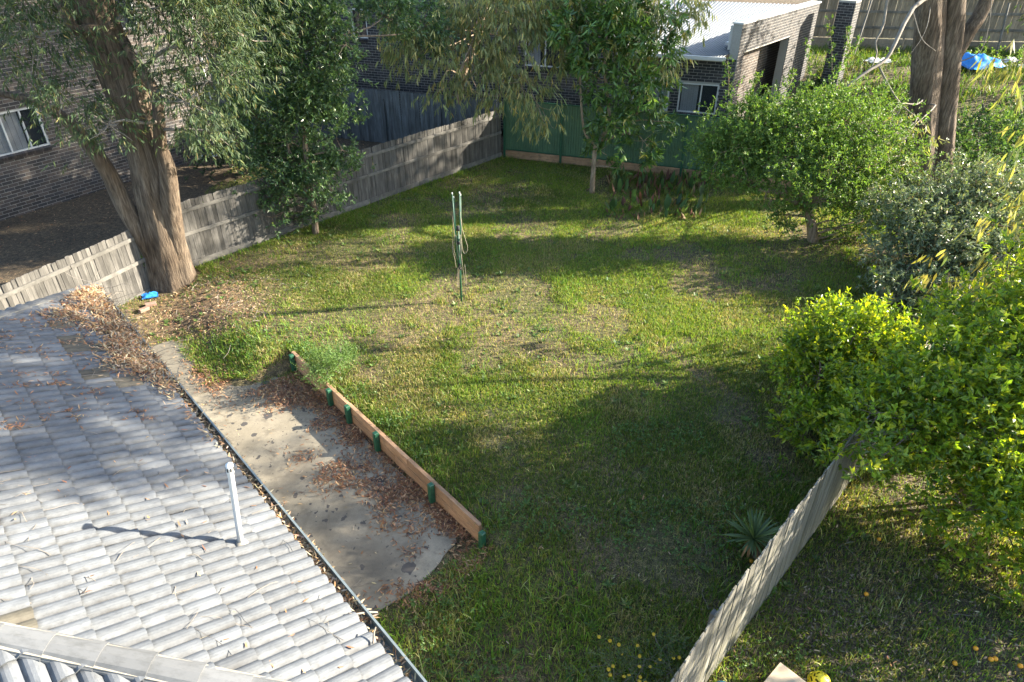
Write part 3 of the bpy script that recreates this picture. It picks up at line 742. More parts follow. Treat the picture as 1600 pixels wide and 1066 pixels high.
child('side_wall', cr.me('side_wall'), M_room, h2)
rf = MB(); LL = two - tl0
q0 = [W2O + G * a + B_ * b + UPZ * 7.6 for a, b in ((-.5, -.5), (LL + .5, -.5), (LL + .5, 10.3), (-.5, 10.3))]; q1 = [W2O + G * a + B_ * 4.9 + UPZ * 9.6 for a in (5, LL - 5)]
rf.add(q0 + q1, [[[0, 1, 5, 4], [2, 3, 4, 5]], [[1, 2, 5], [3, 0, 4]]]); child('roof', rf.me('roof'), M_tileold, h2)
#PART3

# ------------------------------------------------------------------ foliage
def kite(P, ax, nn, Ln, Wd, fold=.25, bend=0.):
    """folded kite leaves: 4 vertices, 2 triangles each"""
    n = len(P); sd_ = nrm(np.cross(nn, ax)); up = np.cross(ax, sd_)
    Ln = np.broadcast_to(Ln, (n,))[:, None]; Wd = np.broadcast_to(Wd, (n,))[:, None]
    b = P; t = P + ax * Ln - A3(0, 0, 1) * bend * Ln
    l = P + ax * Ln * .42 + sd_ * Wd * .5 + up * Wd * fold; r = P + ax * Ln * .42 - sd_ * Wd * .5 + up * Wd * fold
    V = np.stack([b, l, t, r], 1).reshape(-1, 3); i = np.arange(n)[:, None] * 4
    return V, [np.concatenate([i + [0, 2, 1], i + [0, 3, 2]], 0).reshape(-1, 3)], 4
def blade(P, ax, nn, Ln, Wd, curl=.35):
    """long leaves with a drooping tip: 6 vertices, 4 triangles"""
    n = len(P); sd_ = nrm(np.cross(nn, ax)); up = np.cross(ax, sd_)
    Ln = np.broadcast_to(Ln, (n,))[:, None]; Wd = np.broadcast_to(Wd, (n,))[:, None]
    cv = (rng.uniform(-1, 1, (n, 1)) * curl); side = rng.uniform(-1, 1, (n, 1)) * curl * .7
    f = lambda t: P + ax * Ln * t + up * cv * Ln * t * t + sd_ * side * Ln * t * t
    V = np.stack([f(0.), f(.35) + sd_ * Wd * .5, f(.35) - sd_ * Wd * .5, f(.7) + sd_ * Wd * .38, f(.7) - sd_ * Wd * .38, f(1.)], 1).reshape(-1, 3)
    i = np.arange(n)[:, None] * 6
    return V, [np.concatenate([i + [0, 2, 1], i + [1, 2, 4], i + [1, 4, 3], i + [3, 4, 5]], 0).reshape(-1, 3)], 6
def pick_cols(n, pal, w=None, jit=.22, gain=1.):
    pal = np.array(pal, float) * gain; k = rng.choice(len(pal), n, p=None if w is None else np.array(w) / sum(w))
    return pal[k] * rng.uniform(1 - jit, 1 + jit, (n, 1)) * rng.uniform(.92, 1.08, (n, 3))
def clump_points(clumps, per_m3, sub=9, spread=.34, shell=.62):
    """sprig positions and outward directions for a list of (centre, radii)"""
    P = []; O = []; subs = []
    for c, r in clumps:
        c = A3(*c); r = A3(*r) if np.ndim(r) else A3(r, r, r)
        n = max(6, int(per_m3 * 4.19 * r.prod()))
        m = max(3, int(sub * (r.prod() ** (1 / 3)) / .8))
        sdir = runit(m); sr = rng.uniform(shell, 1.0, (m, 1)); sc = c + sdir * r * sr; subs.append((c, sc))
        k = rng.integers(0, m, n)
        off = rng.normal(size=(n, 3)) * r * spread * rng.uniform(.5, 1.1, (m, 1))[k]
        p = sc[k] + off
        P.append(p); O.append(nrm((p - c) / r * .7 + runit(n) * .5))
    return np.concatenate(P), np.concatenate(O), subs
def make_leaves(P, O, k, Ln, Wd, pal, w=None, droop=0., upb=.3, spread=.8, twig=.12, kind='kite', tipcol=None, fold=.25, nbias=.6, curl=.35, per_sprig=True):
    n = len(P); a = nrm(O + runit(n) * .35 + A3(0, 0, 1) * upb)
    a = np.repeat(a, k, 0); t = np.tile(np.linspace(.1, 1, k), n) + rng.uniform(-.06, .06, n * k)
    base = np.repeat(P, k, 0) + a * (t * twig)[:, None]
    ax = nrm(a * (.25 + .5 * t[:, None]) + runit(n * k) * spread - A3(0, 0, 1) * droop)
    nn = nrm(runit(n * k) * (1 - nbias) + A3(0, 0, 1) * nbias + a * .2)
    L_ = Ln * rng.uniform(.65, 1.25, n * k); W_ = Wd * rng.uniform(.75, 1.2, n * k)
    V, F, m = (kite(base, ax, nn, L_, W_, fold) if kind == 'kite' else blade(base, ax, nn, L_, W_, curl))
    c = pick_cols(n * k, pal, w, gain=1.3)
    if per_sprig: c = c * np.repeat(rng.uniform(.75, 1.25, (n, 1)), k, 0)
    if tipcol is not None:
        sel = np.repeat(rng.random(n) < tipcol[1], k) & (t > .45); c[sel] = pick_cols(int(sel.sum()), [tipcol[0]], None, .2)
    return V, F, np.repeat(c, m, 0)
def join(parts):
    V = []; F = []; C = []; n = 0
    for v, f, c in parts:
        V.append(v); C.append(c); F += [x + n for x in f]; n += len(v)
    return np.concatenate(V), F, np.concatenate(C)
def wob(a, b, n, amp, sag=0.):
    t = np.linspace(0, 1, n)[:, None]; p = a + (b - a) * t
    w = runit(1) * amp * np.sin(t * math.pi) + runit(1) * amp * .5 * np.sin(t * 2 * math.pi); w[:, 2] += -sag * np.sin(t[:, 0] * math.pi)
    return p + w
def limbs(mb, attach, subs, r0, twig_frac=1., sag=0.):
    """limbs from the closest attach point to each clump centre and twigs on to its sub-clumps"""
    attach = np.array(attach)
    for c, sc in subs:
        a = attach[np.argmin(np.linalg.norm(attach - c, axis=1) + .6 * np.maximum(0, attach[:, 2] - c[2]))]
        L_ = np.linalg.norm(c - a)
        if L_ > .12: mb.tube(wob(a, c, 8, .1 * L_, sag), np.linspace(r0, r0 * .4, 8), 6)
        for s in sc:
            if rng.random() < twig_frac: mb.tube(wob(c, s, 4, .08 * np.linalg.norm(s - c)), np.linspace(r0 * .35, .006, 4), 4, cap=False)
def bark_trunk(path, rad, sides=56, step=.09, furrow=.12, fr=9, flare=None, seed=0):
    L_ = np.linalg.norm(np.diff(path, axis=0), axis=1).sum(); n = max(12, int(L_ / step))
    P = spline(path, n); R = np.interp(np.linspace(0, 1, n), np.linspace(0, 1, len(rad)), rad)
    V, F = tube(P, 1., sides, True)
    B = V[:n * sides].reshape(n, sides, 3); dirs = B - P[:, None]
    th = np.arange(sides) / sides; zz = np.linspace(0, L_, n)
    Tt, Zz = np.meshgrid(th, zz)
    tw = Tt + .02 * np.sin(Zz * 1.3 + seed)
    per = lambda f, zf, s: .5 * (fbm(tw * f, Zz * zf, s) * (1 - Tt) + fbm((tw - 1) * f, Zz * zf, s) * Tt) * 2
    d = per(fr, .35, seed) - .5 + .6 * (per(fr * 2.6, .8, seed + 3) - .5) + .4 * (per(3., .5, seed + 9) - .5)
    if flare is not None: d = d + flare * np.exp(-Zz / .45) * (.5 + 1.2 * (per(4., .1, seed + 5)))
    rr = R[:, None] * (1 + furrow * 2 * d)
    B = P[:, None] + dirs * rr[:, :, None]; V[:n * sides] = B.reshape(-1, 3)
    return V, F, P
def tree(name, label, base, trunks, clumps, leafspec, leafm, barkm, r_limb=.05, per=26., sub=9, spread=.34, shell=.62, extra_twigs=None, group=None, twig_frac=1., cat='tree', sag=0., extra_leaves=None):
    """trunks: list of (path, radii, rough dict or None)"""
    t = thing(name, label, cat, tuple(base), group)
    att = []; tm = MB()
    for path, rad, kw in trunks:
        if kw is not None:
            V, F, P = bark_trunk(np.array(path), rad, **kw); tm.add(V, F)
        else:
            P = spline(path, 18); tm.tube(P, np.interp(np.linspace(0, 1, 18), np.linspace(0, 1, len(rad)), rad), 10, rough=.12, seed=len(att))
        att += list(P)
    child('trunk', tm.me('trunk', True), barkm, t)
    Pp, Oo, subs = clump_points(clumps, per, sub, spread, shell)
    bmx = MB(); limbs(bmx, att, subs, r_limb, twig_frac, sag)
    if extra_twigs:
        for p in extra_twigs:
            eb = MB(); eb.tube(spline(p[0], 14), np.linspace(p[1], p[1] * .35, 14), 6, rough=.15); child('branch', eb.me('branch', True), barkm if barkm is not M_bark else M_twig, t)
    child('branches', bmx.me('branches', True), barkm if barkm is not M_bark else M_twig, t)['kind'] = 'stuff'
    parts = [make_leaves(Pp, Oo, **leafspec)]
    if extra_leaves: parts += extra_leaves
    V, F, C = join(parts)
    child('crown', mesh('crown', V, F, C), leafm, t)
    return t
G_ = lambda x, y: A3(x, y, float(ground(x, y)))

# --- big stringy barked tree on the fence line
TB = G_(TREE_A[0], TREE_A[1])
YA = TB[1]
tp = [TB - UPZ * .15, at(248, 330, YA - .05), at(228, 230, YA), at(192, 120, YA), at(158, 40, YA), at(140, -60, YA), at(128, -260, YA + .3)]
tp2 = [TB + A3(-.32, .1, .1), at(232, 385, YA - .25), at(196, 325, YA - .35), at(166, 265, YA - .45), at(120, 205, YA - .6), at(60, 160, YA - .8), at(-40, 140, YA - 1)]
tp3 = [TB + A3(.28, 0, .1), at(268, 330, YA - .2), at(262, 268, YA - .3), at(251, 225, YA - .35), at(246, 160, YA - .35), at(232, 125, YA - .35), at(205, 85, YA - .3), at(190, 60, YA - .2)]
lb1 = [at(178, 38, YA - .2), at(140, 46, YA - .4), at(118, 46, YA - .5), at(100, 18, YA - .5), at(80, -20, YA - .4)]
ga = [((at(55, 60, YA - 1), (.9, .8, .9))), (at(-25, 110, YA - 1), (.8, .7, .7)), (at(95, 150, YA - 1.2), (.8, .8, .7)), (at(300, 60, YA - .6), (1.2, 1., 1.)), (at(345, 130, YA - .8), (.9, .9, .8)),
      (at(290, 160, YA - 1.2), (1., .8, .8)), (at(170, 195, YA - 1.4), (.75, .6, .45)), (at(330, 205, YA - .5), (.6, .7, .6)), (at(250, 10, YA), (1.1, 1, .8)), (at(30, -10, YA), (1.2, 1, .9)),
      (at(385, 60, YA + .3), (.8, .8, .8)),
      (at(130, -130, YA + .5), (2.4, 2.2, 1.4)), (at(320, -120, YA + 1), (2.2, 2., 1.3))]
GUMPAL = [(.046, .074, .034), (.062, .092, .04), (.036, .058, .03), (.095, .11, .042), (.12, .10, .04)]
tree('stringybark_tree', 'huge stringy barked tree with a flared trunk standing in the grey paling fence', TB,
     [(tp, [.54, .46, .42, .46, .43, .4, .3], dict(flare=.8, seed=3, furrow=.22, fr=14)), (tp2, [.24, .24, .22, .19, .15, .1, .05], dict(sides=28, seed=5, furrow=.1)), (tp3, [.26, .24, .2, .15, .13, .12, .1, .08], dict(sides=28, seed=7, furrow=.1)), (lb1, [.13, .12, .12, .1, .06], dict(sides=20, seed=8, furrow=.06))],
     ga, dict(k=8, Ln=.155, Wd=.023, pal=GUMPAL, w=[4, 4, 4, 1.5, .5], droop=.75, upb=-.1, spread=.6, twig=.22, kind='blade', nbias=.2), M_gum, M_bark, r_limb=.05, per=95, spread=.36, sub=12, twig_frac=.8)
# --- dark leafy tree in front of the paling fence
TBb = G_(*gz(493, 366)[:2]); yb = TBb[1]
cb = [(at(450, 220, yb), (.95, .9, .8)), (at(500, 275, yb), (.9, .9, .7)), (at(440, 285, yb - .2), (.75, .7, .6)), (at(505, 180, yb), (.8, .8, .8)), (at(455, 120, yb), (1., .9, .9)), (at(520, 105, yb), (.7, .7, .7)), (at(430, 60, yb + .2), (.9, .9, .8)),
      (at(500, 40, yb + .2), (.7, .7, .6)), (at(402, 185, yb), (.75, .7, .7)), (at(415, 245, yb), (.7, .7, .6)), (at(540, 70, yb), (.45, .5, .5)), (at(470, -20, yb + .3), (1.2, 1, .8)), (at(375, 20, yb + .6), (.7, .7, .7)), (at(480, 325, yb + .1), (.55, .5, .35)), (at(425, 340, yb - .7), (.42, .4, .28)), (at(535, 235, yb), (.4, .4, .5)), (at(600, 25, yb + 2.5), (.9, .9, .7)), (at(660, 40, yb + 4), (.8, .8, .7))]
tree('leafy_tree', 'dense dark green small leaved tree against the middle of the grey paling fence', TBb,
     [([TBb - UPZ * .1, at(490, 325, yb), at(480, 270, yb), at(475, 180, yb), at(470, 80, yb)], [.11, .085, .075, .06, .04], None), ([at(489, 318, yb), at(455, 250, yb), at(440, 150, yb)], [.05, .04, .03], None)],
     cb, dict(k=8, Ln=.13, Wd=.056, pal=[(.055, .10, .042), (.075, .13, .048), (.042, .075, .036), (.12, .18, .06)], w=[4, 4, 3, 1.2], droop=.15, upb=.3, spread=.75, twig=.16, nbias=.35), M_gloss, M_bark2, r_limb=.035, per=175, spread=.34, sub=13)
# --- gum with hanging pale leaves behind the far corner
TC = K + B_ * 1.3 - G * 1.2; TC[2] = float(ground(TC[0], TC[1])); yc = 25.
trk = [TC, at(722, 165, 28.4), at(722, 120, 28), at(745, 60, 27.5), at(770, 0, 27), at(790, -80, 26.5), at(800, -220, 26.5)]
HG = [(.19, .20, .09), (.15, .175, .075), (.24, .23, .09), (.11, .14, .065), (.32, .25, .08)]
gcl = [(645, 75, 23.5, .8), (640, 45, 24, .6), (700, 100, 23.5, .8), (690, 140, 23, .5), (745, 50, 24.5, 1.), (760, 110, 23.5, .9), (810, 60, 24, 1.), (815, 125, 23, .75), (840, 165, 22.5, .6), (780, 150, 23, .5), (870, 40, 24, .9), (900, 90, 24, .6), (720, 10, 25, 1.), (830, 0, 25, 1.1), (930, 10, 25, 1.), (610, 20, 26, .7),
       (1015, 20, 23.5, .7), (1060, 15, 23.5, .6), (1000, 70, 23.5, .6), (1045, 85, 23.3, .5), (1085, 30, 23.3, .45), (855, 190, 22.4, .4), (775, 20, 24, .7)]
gcl = [(at(x, y, Y), (r, r * .9, r * .95)) for x, y, Y, r in gcl]
tw = [([at(770, 0, 27), at(740, 40, 25), at(690, 55, 24), at(655, 85, 23.5)], .035), ([at(800, -30, 26), at(830, 60, 24.5), at(820, 110, 23.5), at(850, 190, 22.5)], .03), ([at(790, -60, 26), at(900, -20, 25), at(930, 40, 24), at(905, 80, 24)], .03),
      ([at(790, -80, 26), at(960, -50, 24.5), at(1050, -10, 23.5), at(1040, 80, 23.3)], .035), ([at(760, 20, 26), at(735, 85, 24), at(760, 145, 23)], .025), ([at(722, 120, 28), at(700, 110, 26), at(690, 140, 24)], .03)]
tree('gum_tree', 'gum tree with pale hanging leaves over the far corner of the lawn', TC, [(trk, [.2, .18, .16, .15, .13, .11, .06], None)], gcl,
     dict(k=6, Ln=.26, Wd=.042, pal=HG, w=[4, 4, 2, 2, .8], droop=1.3, upb=-.4, spread=.55, twig=.3, kind='blade', nbias=.15), M_gum, M_barkw, r_limb=.022, per=68, spread=.42, twig_frac=.9, sag=-.1, extra_twigs=tw)
# --- bright green long leaved tree in front of the green fence
TD = G_(*gz(925, 303)[:2]); yd = TD[1]
cd = [(at(x, y, yd + o), (r, r, r * .9)) for x, y, o, r in ((905, 60, 0, .85), (960, 45, 0, .9), (1010, 60, 0, .8), (930, 120, 0, .7), (985, 130, -.2, .85), (1030, 110, .2, .6), (960, 200, -.2, .75), (1005, 220, -.3, .6), (1040, 190, -.2, .4), (935, 235, -.1, .4), (975, 260, -.3, .35), (900, 20, .2, .8), (960, -20, .2, 1.), (1030, 20, .3, .7), (1000, 175, -.2, .6))]
tree('whorled_leaf_tree', 'slender tree with whorls of long glossy green leaves before the green fence', TD,
     [([TD - UPZ * .1, at(928, 255, yd), at(932, 225, yd), at(952, 190, yd), at(945, 110, yd), at(950, 30, yd)], [.1, .08, .075, .06, .05, .035], None), ([at(931, 228, yd), at(912, 200, yd), at(905, 100, yd)], [.05, .045, .03], None), ([at(933, 222, yd), at(985, 200, yd), at(1010, 120, yd)], [.05, .04, .025], None)],
     cd, dict(k=9, Ln=.27, Wd=.062, pal=[(.07, .135, .035), (.095, .165, .04), (.05, .10, .03), (.14, .19, .05)], w=[4, 3, 3, 1], droop=.45, upb=.3, spread=.8, twig=.1, kind='blade', nbias=.5, curl=.2, tipcol=((.20, .21, .05), .05)), M_gloss, M_barkw, r_limb=.025, per=58, spread=.38)
# --- bushy light green tree in the far right of the lawn
TF = G_(*gz(1272, 377)[:2]); yf = TF[1]
cf = [(at(x, y, yf + o), (r, r * .95, r * .75)) for x, y, o, r in ((1180, 208, 0, .95), (1250, 195, 0, 1.05), (1320, 190, .2, 1.0), (1150, 230, -.2, .8), (1220, 250, -.5, .95), (1300, 260, -.5, .9), (1350, 240, 0, .8), (1280, 315, -.4, .6), (1330, 320, -.2, .6), (1140, 205, .3, .6), (1200, 172, .6, .7), (1290, 160, .8, .75), (1370, 190, .5, .7), (1230, 300, -.5, .45), (1370, 300, .1, .6), (1165, 285, -.3, .5), (1125, 245, .2, .7), (1115, 205, .5, .6), (1350, 345, -.2, .5), (1390, 330, .2, .6), (1300, 345, -.1, .35), (1390, 250, .4, .8), (1195, 310, -.4, .4), (1235, 340, -.1, .4), (1315, 362, .1, .4), (1350, 365, .3, .4), (1210, 335, .3, .4))]
shoots = [(at(1138, 150, yf), at(1136, 95, yf)), (at(1170, 150, yf), at(1185, 118, yf)), (at(1265, 130, yf + .5), at(1262, 65, yf + .7)), (at(1300, 110, yf + .8), at(1295, 30, yf + 1)), (at(1325, 100, yf + .8), at(1322, 45, yf + 1)), (at(1310, 110, yf + .7), at(1345, 60, yf + .7)), (at(1230, 140, yf), at(1240, 112, yf))]
sp = np.concatenate([a + (b - a) * np.linspace(0, 1, 26)[:, None] + rng.normal(size=(26, 3)) * .05 for a, b in shoots])
FPAL = [(.085, .15, .03), (.11, .18, .034), (.06, .105, .026), (.15, .20, .045)]
xl = make_leaves(sp, nrm(runit(len(sp)) + UPZ), 6, .085, .045, FPAL, droop=.1, upb=.2, twig=.08)
tree('bushy_tree', 'spreading bushy light green tree with a short pale trunk right of the clothesline', TF,
     [([TF - UPZ * .1, at(1268, 350, yf), at(1258, 322, yf), at(1240, 270, yf), at(1230, 200, yf)], [.17, .14, .12, .09, .05], None), ([at(1258, 325, yf), at(1215, 302, yf - .2), at(1180, 295, yf - .2)], [.09, .08, .05], None), ([at(1260, 322, yf), at(1300, 280, yf), at(1330, 220, yf + .2)], [.09, .07, .04], None)],
     cf, dict(k=8, Ln=.085, Wd=.045, pal=FPAL, w=[4, 3, 3, 1.5], droop=.2, upb=.25, spread=.8, twig=.14, nbias=.4), M_leaf, M_barkw, r_limb=.035, per=270, spread=.42, sub=16,
     extra_twigs=[([a, (a + b) / 2 + A3(.03, 0, 0), b], .012) for a, b in shoots], extra_leaves=[xl])
# --- large twin trunked gum in the far right yard
TG = G_(14.2, 22.9); yg = TG[1]
g1 = [at(1432, 320, yg), at(1437, 250, yg), at(1443, 170, yg), at(1450, 80, yg), at(1453, 0, yg), at(1453, -90, yg), at(1450, -330, yg + .5), at(1400, -600, yg + 1)]
g2 = [at(1463, 315, yg + .1), at(1467, 250, yg + .1), at(1474, 170, yg + .1), at(1483, 80, yg + .1), at(1489, 0, yg + .1), at(1494, -90, yg + .1), at(1530, -330, yg + .6), at(1600, -600, yg + 1)]
g3 = [at(1492, 85, yg + .1), at(1512, 52, yg + .1), at(1530, 25, yg + .2), at(1550, -15, yg + .3), at(1600, -90, yg + .6), at(1700, -200, yg + 1)]
crown_g = [(A3(14, 23.5, 13), (3.2, 2.6, 1.8)), (A3(17, 25, 15), (3.5, 3, 2)), (A3(11, 25, 14.5), (2.6, 2.5, 1.6)), (A3(12, 22.5, 10.4), (1.8, 1.5, 1.)), (A3(19, 23, 12), (2.4, 2, 1.5)), (A3(13, 26.5, 15.5), (3.2, 2.4, 1.8)), (A3(15, 27.5, 18.5), (3.4, 2.6, 2.)), (A3(11, 28, 17), (3, 2.5, 2)), (A3(16, 25, 16.5), (3, 2.5, 2)), (A3(18, 29, 16), (3, 2.5, 2)), (A3(12, 24.5, 17.5), (2.6, 2.2, 1.8))]
low = [(1325, 205, 20.5, .6), (1375, 215, 20, .6), (1420, 210, 19.6, .5), (1360, 260, 19.6, .65), (1320, 290, 19.4, .5), (1390, 185, 20.2, .5), (1440, 225, 19.6, .45), (1345, 320, 19.2, .35), (1300, 240, 19.8, .45), (1410, 250, 19.2, .35)]
low = [(at(x, y, Y), (r, r, r * .85)) for x, y, Y, r in low]
dead = [([at(1458, -10, yg - .3), at(1425, 15, yg - 1), at(1395, 75, yg - 1.8), at(1382, 95, yg - 2), at(1350, 115, yg - 2.3), at(1310, 145, yg - 2.6), at(1240, 190, yg - 3)], .07), ([at(1440, -60, yg - .2), at(1395, -30, yg - 1.4), at(1380, 40, yg - 1.8), at(1368, 65, yg - 1.9), at(1370, 85, yg - 2), at(1362, 105, yg - 2.2)], .045),
        ([at(1372, 102, yg - 2), at(1392, 140, yg - 2.2), at(1410, 165, yg - 2.5), at(1440, 190, yg - 2.8)], .035), ([at(1490, 100, yg - .1), at(1530, 82, yg - .5), at(1545, 40, yg - .6), at(1550, -10, yg - .6)], .022), ([at(1455, 0, yg - .2), at(1450, 35, yg - .7), at(1440, 60, yg - .8), at(1420, 88, yg - 1)], .014),
        ([at(1410, 165, yg - 2.5), at(1380, 215, 20), at(1330, 260, 19.6), at(1300, 300, 19.3)], .02), ([at(1425, 15, yg - 1), at(1440, 60, yg - 1.2), at(1462, 80, yg - 1.2)], .02)]
tree('twin_gum_tree', 'massive twin trunked gum tree with dead grey branches and sparse hanging leaves', TG,
     [(g1, [.52, .46, .44, .43, .41, .38, .28, .12], dict(seed=13, furrow=.12, fr=12, step=.12)), (g2, [.5, .44, .4, .37, .36, .33, .22, .1], dict(seed=17, furrow=.12, fr=12, step=.12)), (g3, [.24, .22, .21, .19, .15, .08], dict(sides=28, seed=19, furrow=.1, step=.12))],
     crown_g + low, dict(k=6, Ln=.24, Wd=.042, pal=HG, w=[4, 4, 2, 3, .8], droop=1.2, upb=-.3, spread=.55, twig=.3, kind='blade', nbias=.15), M_gum, M_bark, r_limb=.028, per=17, spread=.4, sub=9, extra_twigs=dead, twig_frac=.6)
# --- glossy silver shrub
def shrub(name, label, base, clumps, spec, m, bark=M_bark2, per=120, stems=5, stem_r=.045, **kw):
    base = A3(*base); tr = []
    for k in range(stems):
        c = clumps[k % len(clumps)][0]; tr.append(([base + rng.normal(size=3) * [.12, .12, 0] - UPZ * .05, base + (c - base) * .5 + rng.normal(size=3) * .08, c], [stem_r, stem_r * .65, stem_r * .3], None))
    return tree(name, label, base, tr, clumps, spec, m, bark, per=per, r_limb=kw.pop('r_limb', .02), cat=kw.pop('cat', 'shrub'), **kw)
sh_ = [(at(x, y, Y), (r, r, r * .8)) for x, y, Y, r in ((1430, 330, 17.5, .9), (1490, 340, 17.5, 1.), (1550, 330, 17.5, 1.), (1440, 400, 16.4, .9), (1510, 400, 16.2, 1.), (1580, 400, 16.2, 1.), (1410, 440, 15.6, .7), (1460, 460, 15.3, .7), (1380, 400, 16.6, .5), (1540, 290, 18.2, .8), (1600, 310, 18, .9), (1480, 300, 18, .8), (1560, 370, 16.8, 1.), (1600, 450, 15.2, .9), (1470, 380, 16.8, .9), (1590, 360, 17, .9), (1400, 470, 15.2, .5), (1530, 460, 15.2, .8))]
shrub('silver_shrub', 'wide silvery glossy leaved shrub glaring in the sun right of the lawn', G_(12.3, 16.6), sh_,
      dict(k=7, Ln=.12, Wd=.05, pal=[(.15, .18, .10), (.11, .145, .075), (.20, .22, .13), (.24, .17, .09)], w=[4, 4, 2, .35], droop=.15, upb=.3, spread=.85, twig=.15, nbias=.55), leafmat('leaf_silver', .38, .25, .5), per=190, spread=.42, sub=13, stems=6)
# --- citrus trees along the near fence
CPAL = [(.115, .185, .02), (.155, .225, .022), (.07, .12, .018), (.24, .29, .026)]
cspec = dict(k=8, Ln=.115, Wd=.055, pal=CPAL, w=[4, 3.5, 2.5, 1], droop=.1, upb=.45, spread=.75, twig=.17, nbias=.35, tipcol=((.36, .41, .03), .25))
c1 = [((6.5, 10.8, 1.35), (.9, .9, .8)), ((5.8, 10.5, 1.2), (.75, .8, .7)), ((6.8, 10.2, 1.35), (.8, .8, .8)), ((6.2, 9.8, 1.2), (.8, .7, .7)), ((6.6, 11.4, 1.15), (.8, .8, .75)), ((6.0, 11.3, 1.1), (.75, .7, .65)), ((5.55, 9.8, .75), (.55, .6, .5)), ((6.1, 9.2, .9), (.5, .5, .5)), ((6.35, 10.7, 1.95), (.4, .4, .35)), ((5.7, 10.9, 1.7), (.35, .35, .3)), ((7.2, 11.3, 1.3), (.7, .7, .6))]
shrub('citrus_tree', 'rounded citrus tree with yellow green shoots on the lawn side of the near fence', G_(6.0, 10.5), [(A3(*c), r) for c, r in c1], cspec, M_citrus, per=210, spread=.35, sub=15, stems=4, cat='tree')
c2 = [((7.0, 8.6, 2.4), (.9, .9, .8)), ((7.9, 8.9, 2.7), (1., 1, .8)), ((7.2, 7.7, 2.0), (.9, .9, .85)), ((6.5, 8.3, 1.9), (.6, .7, .6)), ((8.2, 8.0, 2.2), (1.1, 1, .9)), ((7.6, 7.0, 1.3), (.9, .8, .8)), ((6.8, 7.2, 1.1), (.55, .55, .6)), ((8.3, 7.0, 1.2), (.9, .9, .9)), ((8.6, 9.6, 2.6), (1., 1., .8)), ((7.6, 9.8, 2.4), (.9, .8, .7)), ((7.9, 6.4, .7), (.6, .5, .5)), ((8.4, 6.0, .75), (.6, .5, .6)), ((6.9, 9.5, 2.6), (.5, .5, .4)), ((7.4, 6.5, .5), (.4, .35, .35)), ((8.9, 8.7, 3.4), (.9, 1., .8)), ((9.3, 10., 3.4), (.9, .9, .8)), ((6.3, 9.0, 1.9), (.6, .6, .5)), ((5.95, 8.75, 1.55), (.45, .45, .4)), ((6.3, 8.2, 1.6), (.5, .5, .45)), ((6.1, 8.3, 1.2), (.35, .35, .35)), (tuple(gz(1345, 690, 1.95)), (.4, .38, .32)), (tuple(gz(1328, 732, 1.75)), (.26, .26, .22)), (tuple(gz(1375, 645, 2.05)), (.45, .42, .35)), (tuple(gz(1300, 700, 1.5)), (.25, .25, .25))]
shrub('citrus_tree', 'tall bright yellow green citrus tree overhanging the near fence with fruit fallen below', G_(7.8, 8.3), [(A3(*c), r) for c, r in c2], cspec, M_citrus, per=175, spread=.35, sub=15, stems=5, cat='tree')
# --- big leaved gum bough hanging in from the right
GB = G_(15.8, 13.2)
bl = [(1480, 440, 13.2, .32), (1520, 470, 12.8, .36), (1560, 455, 12.6, .36), (1590, 490, 12.4, .35), (1500, 495, 12.6, .25), (1545, 410, 13, .3), (1590, 420, 12.8, .35), (1605, 225, 14.5, .3), (1600, 95, 15, .4), (1545, 350, 13.6, .3), (1600, 350, 13.4, .4)]
bl = [(at(x, y, Y), (r, r, r)) for x, y, Y, r in bl]
tree('young_gum_tree', 'young gum with large curved yellow green leaves at the right edge beyond the citrus', GB,
     [([GB, A3(15.2, 13.2, 2.2), A3(13.8, 13.4, 3.9), A3(13.4, 13.8, 5.4), A3(13.6, 14, 7)], [.14, .12, .09, .06, .03], None), ([A3(13.8, 13.4, 3.9), A3(12.2, 13, 3.6), A3(11.2, 12.9, 2.9)], [.05, .03, .015], None)], bl,
     dict(k=5, Ln=.34, Wd=.055, pal=[(.24, .22, .06), (.17, .19, .06), (.30, .27, .08), (.10, .13, .05)], w=[4, 4, 2, 2], droop=1.4, upb=-.5, spread=.45, twig=.35, kind='blade', nbias=.1, curl=.3), M_gum, M_barkw, r_limb=.016, per=75, spread=.45, twig_frac=.9)
